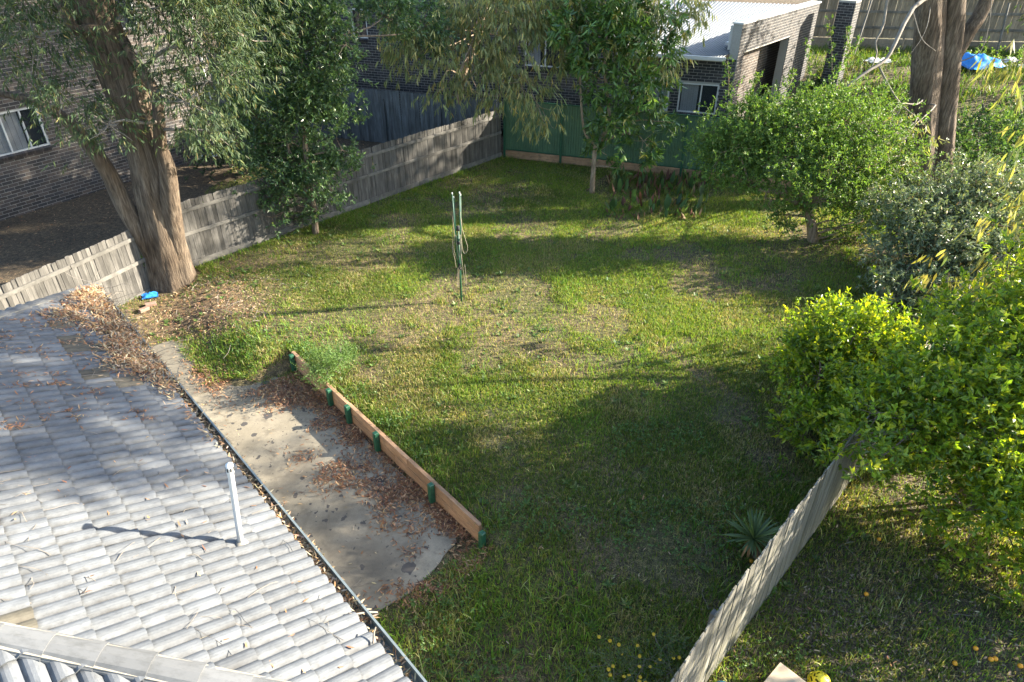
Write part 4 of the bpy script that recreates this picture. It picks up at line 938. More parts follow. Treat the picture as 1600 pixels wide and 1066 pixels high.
# --- unseen trees right of the view, crowns placed to shade the yard
for nm, lb, b, cl in (('gum_tree', 'tall gum beyond the right side whose crown shades the tiled roof', (19., 11.4), [((18.5, 11.6, 13.4), (2.2, 1.5, 1.2)), ((20.5, 13, 14.6), (2.4, 1.6, 1.4)), ((17.5, 10., 12.), (1.3, 1., .8)), ((19.5, 10.6, 15.2), (2., 1.2, 1.2)), ((18, 12.8, 15.6), (1.8, 1.2, 1.)), ((18.5, 9.7, 13.2), (1.8, 1.1, 1.)), ((20, 9.4, 14.8), (1.6, 1., 1.))]),
                      ('gum_tree', 'unseen gum added beyond the right side to shade the far lawn', (24., 26.), [((23.5, 25.6, 8.5), (2.5, 1.5, 2)), ((24, 26.6, 10.8), (2.8, 2., 2)), ((24, 29, 8.5), (2.5, 2.3, 2.2)), ((25, 27.8, 13.5), (2.8, 2.2, 1.8)), ((23.5, 31, 6.5), (2, 2, 2)), ((22.5, 26.5, 6.5), (1.6, 1.6, 1.3))]),  # added as a shadow caster for the far lawn
                      ('gum_tree', 'unseen gum added beyond the right side, thin crown shaped to shade the near lawn', (22.5, 12.), [((22, 9.6, 10.4), (1.1, 1.2, .6)), ((22.4, 11.6, 10.4), (1.2, 1.3, .65)), ((22, 13.4, 10.2), (1.2, 1.1, .65)), ((23.5, 12.5, 11), (1.2, 1.6, .55)), ((23.5, 10.2, 11.1), (1.1, 1.4, .5))])):  # added; flat crown shaped to shade the near lawn and leave the citrus lit
    b3 = G_(*b); tree(nm, lb, b3, [([b3, b3 + A3(.2, 0, 5), A3(*cl[0][0])], [.35, .25, .12], None)], [(A3(*c), r) for c, r in cl],
         dict(k=6, Ln=.3, Wd=.06, pal=GUMPAL, droop=.9, upb=-.2, spread=.6, twig=.3, kind='blade', nbias=.2), M_gum, M_bark2, r_limb=.08, per=19, spread=.42, sub=7, twig_frac=.6)
for nm, lb, b, cl in (('citrus_tree', 'unseen citrus tree added outside the right edge to shade the near fence and yard', (11.8, 4.2), [((11.2, 3.2, 2.2), (1.2, 1.1, 1.3)), ((11.4, 4.4, 2.6), (1.3, 1., 1.5)), ((12.4, 4.4, 4.8), (1.3, 1.1, 1.1)), ((12.2, 6.4, 4.9), (1., 1.2, .8)), ((11.6, 6.5, 2.7), (.8, .9, .7)), ((12.4, 4.6, 3.8), (1.3, 1.1, 1.2))]),):  # unseen tree added, its clumps set to shade the near fence and yard
    b3 = G_(*b); shrub(nm, lb, b3, [(A3(*c), r) for c, r in cl], dict(cspec, Ln=.13, Wd=.07), M_gloss, per=60, spread=.42, sub=11, stems=5, cat='tree')
#PART4

# ------------------------------------------------------------------ grass
def sample_area(n, xr, yr, dens):
    x = rng.uniform(*xr, n); y = rng.uniform(*yr, n); d = dens(x, y)
    k = rng.random(n) < d; x, y = x[k], y[k]
    P = np.stack([x, y, ground(x, y)], -1); v = inview(P, 90); return P[v]
def built_over(x, y):
    s, d = sd(x, y)
    e = .12 * (fbm(x * 3, y * 3, 77) - .5)
    patio = (s > -.55 + e) & (s < 6.85 + e) & (d < -.02) & (d > -5) & ~((s < .9) & (d > -.95 + s * .85 + e))
    path = (s > -3.1) & (s < -.3) & (d > -5.2) & (d < -1.75 + e * 2)
    hs = ((x - C2[0]) * NV[0] + (y - C2[1]) * NV[1] < -.3) & ((x - C2[0]) * EV[0] + (y - C2[1]) * EV[1] < .1) & ((x - E0[0]) * EV[0] + (y - E0[1]) * EV[1] > -.1)
    return patio | path | hs | ((np.abs(d) < .06) & (s > -.05) & (s < WL + .05)) | (np.hypot(x - TB[0], y - TB[1]) < .75)
def left_yard(x, y): return np.where(y < 17.1, (x + 9.3) * .857 - (y - 17.1) * .516, (x + 9.3) * .762 - (y - 17.1) * .648) < 0
def right_yard(x, y): return (x > RIGHTFENCE_X(y)) & (y < 14)
def patchy(x, y): return fbm(x * .55, y * .55, 51, 5)
def lawn_d(x, y):
    p = patchy(x, y) + .35 * (fbm(x * 2.2, y * 2.2, 53) - .5)
    d = .2 + .8 * sstep(p, .34, .50)
    d = d * (1 - .97 * np.exp(-(((x + 8.2) / 2.3) ** 4 + ((y - 15.4) / 1.7) ** 4)))
    d = d * (1 - .75 * np.exp(-(((x - 8.8) / 2.6) ** 2 + ((y - 18.6) / 1.8) ** 2)))
    d = d * (1 - .8 * np.exp(-(((x - 2.3) / .5) ** 2 + ((y - 7.6) / .45) ** 2))) * (1 - .7 * np.exp(-(((x - .3) / .6) ** 2 + ((y - 6.1) / .5) ** 2)))
    d = np.where(left_yard(x, y), .3 * sstep(fbm(x, y, 61), .4, .6), d)
    d = np.where(right_yard(x, y), d * .55 + .15, d)
    o = (x - K[0]) * B_[0] + (y - K[1]) * B_[1]; d = np.where((o > -.1) & (x < 11), 0, d)
    return np.where(built_over(x, y), 0, d)
def grass_cols(x, y, n):
    h = fbm(x * .9 + 5, y * .9, 71)[:, None]; dry = (rng.random(n)[:, None] < .09 + .42 * sstep(h, .5, .72)) * 1.
    c = pick_cols(n, [(.155, .26, .038), (.20, .30, .045), (.11, .195, .032), (.31, .33, .06)], [4, 3, 2.5, 2.5], jit=.35)
    dr = pick_cols(n, [(.38, .33, .14), (.28, .24, .10), (.46, .41, .21)])
    c = c * (1 - dry) + dr * dry
    lush = sstep(fbm(x * .35, y * .35, 73), .45, .6)[:, None]; return c * (1 - .3 * lush * (1 - dry)) 
def grass_mesh(P, hmin, hmax, w, lean=.7):
    n = len(P); a = rng.uniform(0, 2 * math.pi, n); u = np.stack([np.cos(a), np.sin(a), np.zeros(n)], -1)
    b = a + rng.normal(size=n) * .6 + math.pi / 2; l = np.stack([np.cos(b), np.sin(b), np.zeros(n)], -1)
    h = rng.uniform(hmin, hmax, n) * (.6 + .8 * patchy(P[:, 0] * 1.5, P[:, 1] * 1.5)); ln = np.abs(rng.normal(size=n)) * lean * h; ww = w * rng.uniform(.7, 1.3, n)
    t = P + l * ln[:, None] + UPZ * h[:, None]; md = P + l * (ln * .35)[:, None] + UPZ * (h * .6)[:, None]
    V = np.stack([P - u * ww[:, None] / 2 - UPZ * .01, P + u * ww[:, None] / 2 - UPZ * .01, md + u * ww[:, None] * .4, t, md - u * ww[:, None] * .4], 1).reshape(-1, 3)
    i = np.arange(n)[:, None] * 5
    F = [np.concatenate([i + [0, 1, 2], i + [0, 2, 4], i + [4, 2, 3]], 0).reshape(-1, 3)]
    return V, F
P1 = sample_area(1500000, (-11, 14), (3.5, 27.5), lawn_d)
nearw = np.clip(14 / np.hypot(P1[:, 0], P1[:, 1]), .35, 1.2); P1 = P1[rng.random(len(P1)) < nearw * .8 + .2]
V, F = grass_mesh(P1, .035, .09, .0115); c = grass_cols(P1[:, 0], P1[:, 1], len(P1))
obj('lawn_grass', mesh('lawn_grass', V, F, np.repeat(c, 5, 0)), M_grass, label='patchy green and straw coloured lawn grass', kind='stuff')
print('lawn blades', len(P1))
# longer tufts: along fences, walls, in random tussocks and in the lush near corner
def tufts_d(x, y):
    s, d = sd(x, y)
    t = .9 * sstep(fbm(x * 1.3, y * 1.3, 81), .60, .70) * .5
    t = t + .8 * np.exp(-((d - .25) / .28) ** 2) * (s > -.3) * (s < WL + .3)
    t = t + .9 * sstep(s, WL - .1, WL + .5) * (d < .6) * sstep(fbm(x * 1.2, y * 1.2, 83), .40, .55)
    t = t + .3 * np.exp(-(((x + 6.2) / 1.0) ** 2 + ((y - 13.6) / .7) ** 2)) + .4 * np.exp(-(((x + 6.7) / .5) ** 2 + ((y - 12.6) / .5) ** 2))
    fl_ = np.abs((x + 9.3) * .762 - (y - 17.1) * .648); t = t + .7 * np.exp(-(fl_ / .3) ** 2) * (y > 17)
    fr_ = RIGHTFENCE_X(y) - x; t = t + .8 * np.exp(-((fr_ - .5) / .6) ** 2) * (y < 12)
    t = t + .5 * sstep(y, 28, 32) * (x > 11)
    o = (x - K[0]) * B_[0] + (y - K[1]) * B_[1]
    t = t * (1 - .9 * np.exp(-(((x + 8.2) / 1.4) ** 2 + ((y - 15.3) / 1.3) ** 2)))
    return np.where(built_over(x, y) | (left_yard(x, y)) | ((o > -.1) & (x < 11)), 0, np.clip(t, 0, 1))
P2 = sample_area(330000, (-11, 14), (3.3, 27.5), tufts_d)
P2b = sample_area(60000, (11, 34), (20, 39), lambda x, y: np.clip(.2 + sstep(fbm(x, y, 85), .4, .6), 0, 1) * ~((x < 14.5) & (y > 27) & (x - 8.5 < (y - 27) * .85)))
V, F = grass_mesh(P2, .08, .2, .014, .8); c = grass_cols(P2[:, 0], P2[:, 1], len(P2)) * [.85, 1., .8]
V2, F2_ = grass_mesh(P2b, .12, .35, .035, .8); c2_ = grass_cols(P2b[:, 0], P2b[:, 1], len(P2b)) * [.5, .6, .5]
obj('grass_tufts', mesh('grass_tufts', V, F, np.repeat(c, 5, 0)), M_grass, label='longer green grass tufts by the fences and retaining wall', kind='stuff')
obj('rough_grass', mesh('rough_grass', V2, F2_, np.repeat(c2_, 5, 0)), M_grass, label='rough green grass in the far yard behind the twin gum', kind='stuff')
# broad leaved weeds
def weed_patch(pts, k, Ln, Wd, pal, h):
    P = np.array(pts); n = len(P); P = P + np.stack([np.zeros(n), np.zeros(n), rng.uniform(.02, h, n)], -1)
    return make_leaves(P, nrm(runit(n) * .7 + UPZ), k, Ln, Wd, pal, droop=.1, upb=.5, spread=1., twig=.06, nbias=.6)
wp = sample_area(26000, (-7.5, 4), (3.6, 15), lambda x, y: np.where(built_over(x, y), 0, np.clip(.9 * np.exp(-((sd(x, y)[1] - .35) / .32) ** 2) * (sd(x, y)[0] > -.5) * (sd(x, y)[0] < 5.) * sstep(fbm(x * 1.7, y * 1.7, 91), .38, .6) + .55 * (sd(x, y)[0] > WL - .2) * sstep(fbm(x * .9, y * .9, 93), .5, .62) + .5 * np.exp(-(((x + 5.9) / 1.1) ** 2 + ((y - 13.5) / .6) ** 2)), 0, 1)))
V, F, c = weed_patch(wp, 4, .05, .03, [(.075, .135, .035), (.10, .17, .045), (.06, .11, .035)], .11)
obj('weeds', mesh('weeds', V, F, c), M_leaf, label='broad leaved green weeds in the grass above the retaining wall', kind='stuff')

ros = sample_area(5200, (-9, 11), (3.6, 26), lambda x, y: np.where(built_over(x, y) | left_yard(x, y), 0, .12 + .5 * sstep(fbm(x * .7, y * .7, 113), .5, .65)))
n = len(ros); kk = 9; ang = np.tile(np.arange(kk) * 2 * math.pi / kk, n) + np.repeat(rng.uniform(0, 6, n), kk)
ax_ = nrm(np.stack([np.cos(ang), np.sin(ang), rng.uniform(.25, .8, n * kk)], -1)); sz = np.repeat(rng.uniform(.05, .13, n), kk) * rng.uniform(.7, 1.2, n * kk)
V, F, m_ = blade(np.repeat(ros, kk, 0) + UPZ * .01, ax_, np.tile(UPZ, (n * kk, 1)), sz, sz * .3, .3)
obj('lawn_weeds', mesh('lawn_weeds', V, F, np.repeat(pick_cols(n * kk, [(.09, .165, .04), (.12, .20, .05), (.07, .13, .04), (.17, .22, .07)]) * np.repeat(rng.uniform(.7, 1.3, (n, 1)), kk, 0), m_, 0)), M_leaf, label='flat rosette weeds dotted through the lawn', kind='stuff')
dt = sample_area(9000, (-9, 11), (3.6, 26), lambda x, y: np.where(built_over(x, y) | left_yard(x, y), 0, .35 * sstep(fbm(x * .9, y * .9, 117), .52, .66)))
dt = np.repeat(dt, 9, 0) + rng.normal(size=(len(dt) * 9, 3)) * [.03, .03, 0]; V, F = grass_mesh(dt, .07, .17, .01, .9)
obj('dry_tufts', mesh('dry_tufts', V, F, np.repeat(pick_cols(len(dt), [(.34, .30, .13), (.26, .24, .09), (.20, .26, .06)], None, .3), 5, 0)), M_grass, label='straw coloured tussocks of longer grass scattered over the lawn', kind='stuff')

# ------------------------------------------------------------------ fallen leaves and twigs
LPAL = [(.26, .125, .06), (.34, .19, .10), (.19, .095, .055), (.45, .30, .17), (.14, .085, .06)]
LPALT = [(.44, .33, .20), (.36, .26, .15), (.52, .42, .28), (.28, .19, .11)]
def litter(P, Ln, Wd, pal, lift=.012, tilt=.22, N0=None):
    n = len(P); a = rng.uniform(0, 2 * math.pi, n)
    N0 = UPZ if N0 is None else N0; t1 = nrm(np.cross(N0, A3(.3, .9, .1))); t2 = np.cross(N0, t1)
    ax = nrm(np.cos(a)[:, None] * t1 + np.sin(a)[:, None] * t2 + N0 * rng.normal(size=(n, 1)) * tilt); nn = nrm(N0 + runit(n) * tilt * 1.4)
    V, F, m_ = blade(P + N0 * rng.uniform(.3, 1.6, (n, 1)) * lift, ax, nn, Ln * rng.uniform(.6, 1.3, n), Wd * rng.uniform(.7, 1.3, n), .3)
    return V, F, np.repeat(pick_cols(n, pal), m_, 0)
def wallside_d(x, y):
    s, d = sd(x, y); w = .35 + .65 * fbm(s * 1.1, d * .3, 95)
    band = np.exp(-((d + .12) / (.75 * sstep(w, .5, .85) + .16)) ** 2) * (d < -.05) * (s > .2) * (s < WL + .4)
    br = sstep(fbm(x * 1.8, y * 1.8, 97), .4, .55)
    s2 = np.exp(-(((s - 6.7) / .35) ** 2 + ((d + .9) / .55) ** 2)) + .22 * np.exp(-(((s - 3.1) / .35) ** 2 + ((d + 1.35) / .2) ** 2)) + .6 * np.exp(-(((s + 1.) / .9) ** 2 + ((d + 1.5) / .35) ** 2))
    return np.clip(band * (.25 + br) + s2 * br * 1.2, 0, 1)
Q = sample_area(230000, (-8.5, .8), (6, 15), wallside_d); Q[:, 2] = np.maximum(Q[:, 2], PATIO_Z)
V, F, c = litter(Q, .09, .02, LPAL, .02, .3)
obj('leaf_litter', mesh('leaf_litter', V, F, c), M_litter, label='drifts of brown fallen leaves along the foot of the retaining wall', kind='stuff')
Q = sample_area(2600, (-8.5, 0), (5.5, 14.5), lambda x, y: ((sd(x, y)[1] < -.1) & (sd(x, y)[1] > -4.4) & (sd(x, y)[0] > -3) & (sd(x, y)[0] < 6.8)) * .5 * sstep(fbm(x * 1.2, y * 1.2, 98), .4, .65)); Q[:, 2] = PATIO_Z + .002
p_a = litter(Q, .07, .016, LPAL + LPALT, .006, .12)
Q = sample_area(16000, (-11, 13), (4, 27), lambda x, y: .3 * (1 - built_over(x, y)) * (1 - left_yard(x, y)) * (.25 + sstep(fbm(x * .6, y * .6, 99), .45, .65)) + .5 * np.exp(-(((x + 8) / 1.8) ** 2 + ((y - 15.4) / 1.4) ** 2))); Q = np.concatenate([Q, sample_area(9000, (-11, -5), (13, 18), lambda x, y: .8 * (1 - built_over(x, y)) * (1 - left_yard(x, y)) * np.exp(-(((x + 8.2) / 2.2) ** 4 + ((y - 15.4) / 1.6) ** 4)))]); Q[:, 2] += .02
p_b = litter(Q, .085, .017, LPALT + LPAL, .02, .3)
Q = sample_area(26000, (2.5, 12), (3.5, 12), lambda x, y: right_yard(x, y) * (.25 + .6 * sstep(fbm(x * 1.1, y * 1.1, 101), .4, .6))); Q[:, 2] += .01
p_c = litter(Q, .07, .024, [(.14, .11, .07), (.10, .08, .05), (.22, .18, .12), (.08, .065, .045), (.30, .24, .16)], .012, .3)
Q = sample_area(9000, (-19, -2), (11, 30), lambda x, y: left_yard(x, y) * .5); Q[:, 2] += .008
p_d = litter(Q, .09, .02, LPAL, .012, .2)
V, F, c = join([p_a, p_b, p_c, p_d]); obj('scattered_leaves', mesh('scattered_leaves', V, F, c), M_litter, label='single dry leaves scattered over lawn, patio and side yards', kind='stuff')
# leaves on the tiles and in the gutter
def roof_d(u, q): # u measured from the far end
    far = sstep(5.2 - u, 0, 3.) ; w = .12 + .6 * far * np.clip(fbm(u * 1.4, q * .3, 103) * 1.5 - .1, .25, 1)
    return np.exp(-(q / w) ** 2.5) * (.15 + .85 * sstep(fbm(u * 2, q * 2.5, 105), .3, .5)) * far + .05 * (q < .1)
n = 52000; uu = rng.uniform(.1, 6, n); qq = rng.uniform(0, 1.5, n); k = (rng.random(n) < roof_d(uu, qq)) & (uu > qq * .95 + .1)
Pr = roofpt(F1, RL - uu[k], qq[k], np.full(k.sum(), .06)); pr1 = litter(Pr, .085, .017, LPALT + LPAL[:2] + [(.40, .24, .12)], .02, .35, F1[3])
n = 900; uu = rng.uniform(.2, RL - .2, n); qq = rng.uniform(0, 3, n); k = (np.minimum(uu, RL - uu) > qq + .2) & (rng.random(n) < .25 + .6 * sstep(6 - uu, 0, 4))
Pr = roofpt(F1, RL - uu[k], qq[k], np.full(k.sum(), .045)); pr2 = litter(Pr, .08, .018, LPAL[:4], .01, .2, F1[3])
# clots of leaves caught at course steps on the upper part
cl_u = rng.uniform(.6, 5.2, 70); cl_q = (np.floor(rng.uniform(0, 8, 70)) + .95) * TE; ok = np.minimum(cl_u, RL - cl_u) > cl_q + .2; cl_u, cl_q = cl_u[ok], cl_q[ok]
kk = rng.integers(0, len(cl_u), 1500); Pr = roofpt(F1, RL - cl_u[kk] + rng.normal(size=1500) * .035, cl_q[kk] + rng.normal(size=1500) * .11, np.full(1500, .045)); pr3 = litter(Pr, .07, .014, LPAL, .012, .3, F1[3])
V, F, c = join([pr1, pr2, pr3]); obj('roof_leaves', mesh('roof_leaves', V, F, c), M_litter, label='tan dead leaves heaped along the far edge of the white tiled roof', kind='stuff')
n = 7500; uu = rng.uniform(0, RL, n); Pg = E0 + np.outer(uu, EV) + np.outer(rng.uniform(.04, .135, n), NV) + np.outer(rng.uniform(-.1, -.03, n), UPZ) + np.outer((uu < 4.2) * rng.uniform(0, .1, n), UPZ)
Pg = Pg[rng.random(n) < np.where(uu > 9.3, .15, .85) * (.35 + .8 * fbm(uu * 1.5, uu * 0, 107))]
V, F, c = litter(Pg, .085, .018, LPALT + [(.42, .24, .11)], .015, .5); obj('gutter_leaves', mesh('gutter_leaves', V, F, c), M_litter, label='dead leaves packed in the gutter of the tiled roof', kind='stuff')
tw_ = MB()
for k in range(120):
    u0 = rng.uniform(.2, 4.4); p = E0 + EV * u0 + NV * rng.uniform(-.3, .15) + UPZ * rng.uniform(.03, .16); d = nrm(runit(1)[0] * [1, 1, .35] + NV * .5)
    tw_.tube(wob(p, p + d * rng.uniform(.15, .6), 5, .06), np.linspace(.006, .002, 5), 3, col=(.4, .3, .2))
for k in range(110):
    u0 = rng.uniform(.4, 9.5); q0 = rng.uniform(.1, 2.7)
    if min(u0, RL - u0) < q0 + .2: continue
    p = roofpt(F1, RL - u0, q0, .05); d = nrm(F1[1] * rng.normal() + F1[2] * rng.normal()); tw_.tube(wob(p, p + d * rng.uniform(.1, .5), 5, .03), np.linspace(.004, .002, 5), 3)
for k in range(90):
    s0 = rng.uniform(-2.5, 6.5); d0 = rng.uniform(-3.6, -.2); p = wpt(s0, d0, PATIO_Z + .012); d = nrm(runit(1)[0] * [1, 1, 0]); tw_.tube(wob(p, p + d * rng.uniform(.1, .45), 5, .03) * [1, 1, 0] + [0, 0, PATIO_Z + .014], np.linspace(.005, .002, 5), 3)
for k in range(70):
    p = G_(rng.uniform(-9.5, -5.5), rng.uniform(13.4, 17)); d = nrm(runit(1)[0] * [1, 1, .2]); tw_.tube(wob(p + UPZ * .03, p + d * rng.uniform(.2, .8) + UPZ * .04, 5, .05), np.linspace(.008, .003, 5), 3)
for k in range(50):
    p = G_(rng.uniform(2, 10), rng.uniform(3.6, 8)); d = nrm(runit(1)[0] * [1, 1, .1]); tw_.tube(wob(p + UPZ * .03, p + d * rng.uniform(.1, .5) + UPZ * .04, 5, .04), np.linspace(.006, .003, 5), 3)
obj('fallen_twigs', tw_.me('fallen_twigs'), M_twig, label='thin fallen twigs on the roof, patio and ground', kind='stuff')
# two pale sticks caught on the gutter near the bottom of the view
for (a, b, lb) in (((545, 965), (590, 957), 'pale stick lying across the gutter above the patio corner'), ((583, 1012), (587, 980), 'pale forked stick standing out of the gutter near the lower edge')):
    p0 = hit(*a, E0, F1[3]) + UPZ * .06; p1 = at(*b, p0[1] + .12); mb = MB(); mb.tube(wob(p0, p1, 5, .02), np.linspace(.012, .008, 5), 6); obj('stick', mb.me('stick', True), M_twig, label=lb, cat='stick')

# ------------------------------------------------------------------ plants that stand alone
# clump of upright strap leaves with dead brown ones
cl0 = gz(1030, 335); clump = thing('lily_clump', 'wide clump of upright broad leaves, many brown and dead, before the green fence', 'plant', (cl0[0], cl0[1], 0))
def strap(Ln, Wd, seed):
    r = np.random.default_rng(seed); V = []; n = 6; cv = r.uniform(.05, .3)
    wd = [.25, .7, 1., .95, .6, .06]
    for k in range(n):
        t = k / (n - 1); y = cv * t * t * Ln; z = Ln * t * (1 - .15 * cv * t)
        V += [(-Wd / 2 * wd[k], y + .1 * Wd * wd[k], z), (0, y, z), (Wd / 2 * wd[k], y + .1 * Wd * wd[k], z)]
    F = []
    for k in range(n - 1):
        for j in range(2): F.append((3 * k + j, 3 * k + j + 1, 3 * k + j + 4, 3 * k + j + 3))
    return np.array(V), np.array(F)
def strap_mesh(Ln, Wd, seed, col):
    V, F = strap(Ln, Wd, seed); return mesh('leaf', V, [F], np.tile(A3(*col), (len(V), 1)) * (.85 + .3 * (V[:, 2:] / Ln)), True)
greens = [strap_mesh(.62, .19, k, c) for k, c in enumerate([(.06, .12, .045), (.075, .145, .05), (.05, .10, .04), (.11, .14, .045)])]
browns = [strap_mesh(.6, .14, 9 + k, c) for k, c in enumerate([(.15, .065, .045), (.11, .05, .035), (.21, .11, .065), (.09, .045, .032), (.26, .18, .10)])]
for k in range(295):
    x = rng.uniform(948, 1105); yv = rng.uniform(285, 345) if rng.random() < .75 else rng.uniform(270, 300)
    yv = max(yv, 282); p = gz(x, yv)
    br = rng.random() < .7; me = (browns if br else greens)[int(rng.integers(5 if br else 4))]
    sc = rng.uniform(.55, 1.05) * (.75 if br else 1) * (1.0 if yv < 330 else .75)
    M = Matrix.Translation((p[0], p[1], float(ground(p[0], p[1])) - .02)) @ Matrix.Rotation(rng.uniform(0, 6.28), 4, 'Z') @ Matrix.Rotation(rng.normal() * (.65 if br else .32), 4, 'X') @ Matrix.Diagonal((sc, sc, sc, 1))
    child('leaf', me, M_litter if br else M_leaf, clump, M)
# spiky yucca by the near fence
yb_ = gz(1200, 868) - A3(.3, 0, 0); yu = thing('yucca', 'spiky yucca rosette of narrow leaves beside the near paling fence', 'plant', (yb_[0], yb_[1], 0))
st = MB(); yt = A3(yb_[0], yb_[1], .38); st.tube(np.array([[yb_[0] + .03, yb_[1] - .03, -.02], [yb_[0], yb_[1], .2], yt]), [.05, .045, .04], 8, rough=.2); child('stem', st.me('stem', True), M_bark2, yu)
ym = [strap_mesh(.5, .04, 30 + k, c) for k, c in enumerate([(.12, .18, .07), (.09, .14, .06), (.15, .21, .08)])]
yd_ = strap_mesh(.5, .05, 40, (.36, .22, .10))
for k in range(64):
    dead_ = k > 54; M = Matrix.Translation(Vector(yt)) @ Matrix.Rotation(k * 2.4, 4, 'Z') @ Matrix.Rotation(-(rng.uniform(.3, 1.5) if not dead_ else rng.uniform(2.2, 2.9)), 4, 'X')
    child('leaf', yd_ if dead_ else ym[k % 3], M_litter if dead_ else M_leaf, yu, M)
# fine leaved bush above the retaining wall
bb = gz(523, 588); fb = [((bb[0], bb[1], .3), (.42, .38, .32)), ((bb[0] + .2, bb[1] + .1, .42), (.3, .3, .25)), ((bb[0] - .25, bb[1] + .15, .28), (.3, .3, .22))]
shrub('feathery_bush', 'round feathery bright green bush growing just above the retaining wall', (bb[0], bb[1], 0), [(A3(*c), r) for c, r in fb], dict(k=8, Ln=.05, Wd=.014, pal=[(.10, .17, .045), (.13, .20, .055), (.08, .135, .04)], droop=0, upb=.8, spread=.7, twig=.14, nbias=.3), M_leaf, M_twig, per=2600, spread=.42, sub=20, stems=3, r_limb=.008, stem_r=.01)
# daisy weed with yellow flowers
wb_ = gz(985, 1052); shrub('flowering_weed', 'low grey green weed dotted with small yellow flowers at the lower edge', (wb_[0], wb_[1], 0), [(A3(wb_[0] + a, wb_[1] + b, .16), (.4, .32, .18)) for a, b in ((-.25, 0), (.2, .1), (.55, -.1), (0, -.3), (.45, .25))],
      dict(k=7, Ln=.05, Wd=.014, pal=[(.085, .12, .055), (.11, .145, .07)], droop=0, upb=.7, spread=.8, twig=.12, nbias=.3), M_leaf, M_twig, per=900, spread=.42, sub=12, stems=4, r_limb=.004, stem_r=.008, cat='weed')
weed_o = bpy.data.objects['flowering_weed']; fm_ = MB()
for k in range(9):
    t0, t1 = k * 2 * math.pi / 9, (k + .8) * 2 * math.pi / 9
    fm_.add([(0, 0, .002), (.022 * math.cos(t0), .022 * math.sin(t0), .006), (.026 * math.cos((t0 + t1) / 2), .026 * math.sin((t0 + t1) / 2), .004), (.022 * math.cos(t1), .022 * math.sin(t1), .006)], [[[0, 1, 2, 3]]])
fme = fm_.me('flower'); M_flow = plain('yellow_petal', (.75, .48, .02), .6)
for k in range(22):
    p = (wb_[0] + rng.uniform(-.45, .75), wb_[1] + rng.uniform(-.35, .4), rng.uniform(.28, .4)); child('flower', fme, M_flow, weed_o, Matrix.Translation(p) @ Matrix.Rotation(rng.normal() * .4, 4, 'X'))
# low plants under the silver shrub, ground cover in the far right yard
for nm, lb, pts, spec, per_ in (
    ('groundcover_shrub', 'dark leafy shrub at the foot of the twin gum trunk', ((1500, 235, 23.5, .8), (1530, 210, 24.5, .9), (1560, 240, 24, .9), (1590, 200, 25, 1.), (1510, 265, 22.5, .7), (1575, 270, 22.5, .8)), dict(k=7, Ln=.12, Wd=.07, pal=[(.06, .11, .035), (.08, .14, .04), (.045, .08, .03)], droop=.1, upb=.4, spread=.85, twig=.12, nbias=.5), 90),
    ('dark_shrub', 'dark shrub behind the paling fence beside the brown brick house corner', ((372, 215, 25.5, 1.0), (350, 240, 25, .8), (400, 235, 25, .9), (385, 180, 26, .9), (420, 205, 26, .8)), dict(k=7, Ln=.14, Wd=.07, pal=[(.035, .06, .026), (.045, .075, .03), (.028, .045, .022)], droop=.1, upb=.4, spread=.85, twig=.12, nbias=.5), 70),
    ('sunlit_shrub', 'yellow green bush beside the blue tarpaulin in the far yard', ((1540, 165, 31, .8), (1580, 175, 30, .9), (1600, 150, 32, .8), (1545, 190, 28.5, .7), (1390, 150, 31, .8), (1360, 140, 33, .8), (1575, 215, 27, 1.1), (1600, 240, 25.5, 1.), (1545, 130, 34, .9), (1590, 110, 35, 1.2), (1530, 100, 36, .9), (1405, 110, 35, .9)), dict(k=7, Ln=.14, Wd=.08, pal=[(.11, .17, .035), (.14, .20, .05), (.08, .13, .035)], droop=.1, upb=.4, spread=.85, twig=.12, nbias=.5), 55)):
    cl_ = [(at(x, y, Y), (r, r, r * .7)) for x, y, Y, r in pts]; b = np.mean([c for c, r in cl_], axis=0)
    shrub(nm, lb, G_(b[0], b[1]), cl_, spec, M_leaf, per=per_, spread=.42, sub=10, stems=6)

# ------------------------------------------------------------------ clothesline
cl = gz(721, 471); cl[2] = float(ground(cl[0], cl[1]))
hoist = thing('clothesline', 'folded green rotary clothesline with tangled cords standing in the lawn', 'clothesline', tuple(cl))
mb = MB(); mb.tube(np.array([cl - UPZ * .1, cl + UPZ * 1.0, cl + UPZ * 1.05, cl + A3(0, 0, 2.05)]), [.026, .026, .021, .021], 12); child('mast', mb.me('mast', True), M_greenpost, hoist)
mb = MB(); mb.tube(np.array([cl + UPZ * .92, cl + UPZ * 1.1]), .042, 12); mb.tube(np.array([cl + UPZ * 1.98, cl + UPZ * 2.1]), .04, 12); mb.tube(np.array([cl + UPZ * 1.62, cl + UPZ * 1.7]), .04, 12); mc = child('collar', mb.me('collar', True), M_dark, hoist); mc['kind'] = 'stuff'
arm_tops = []
for k, (dx, dy, zt) in enumerate(((-.1, -.05, 2.95), (.075, -.06, 2.97), (-.08, .09, 2.8), (.085, .1, 2.86))):
    a = cl + A3(dx * .45, dy * .6, 1.02); b = cl + A3(dx, dy, zt); mb = MB(); mb.tube(np.array([a, (a + b) / 2, b]), .013, 10); arm_tops.append((a, b)); ar = child('arm', mb.me('arm', True), M_greenpost, hoist)
    cp_ = MB(); cp_.tube(np.array([b - UPZ * .02, b + UPZ * .02]), .015, 8); child('cap', cp_.me('cap'), M_white, ar)
for k, (a, b) in enumerate(arm_tops):
    mb = MB(); mb.tube(np.array([cl + UPZ * 1.66, a + (b - a) * .45]), .008, 6); child('strut', mb.me('strut'), M_greenpost, hoist)
M_cord = plain('cord', (.3, .25, .185), .8, 0, .15, 20)
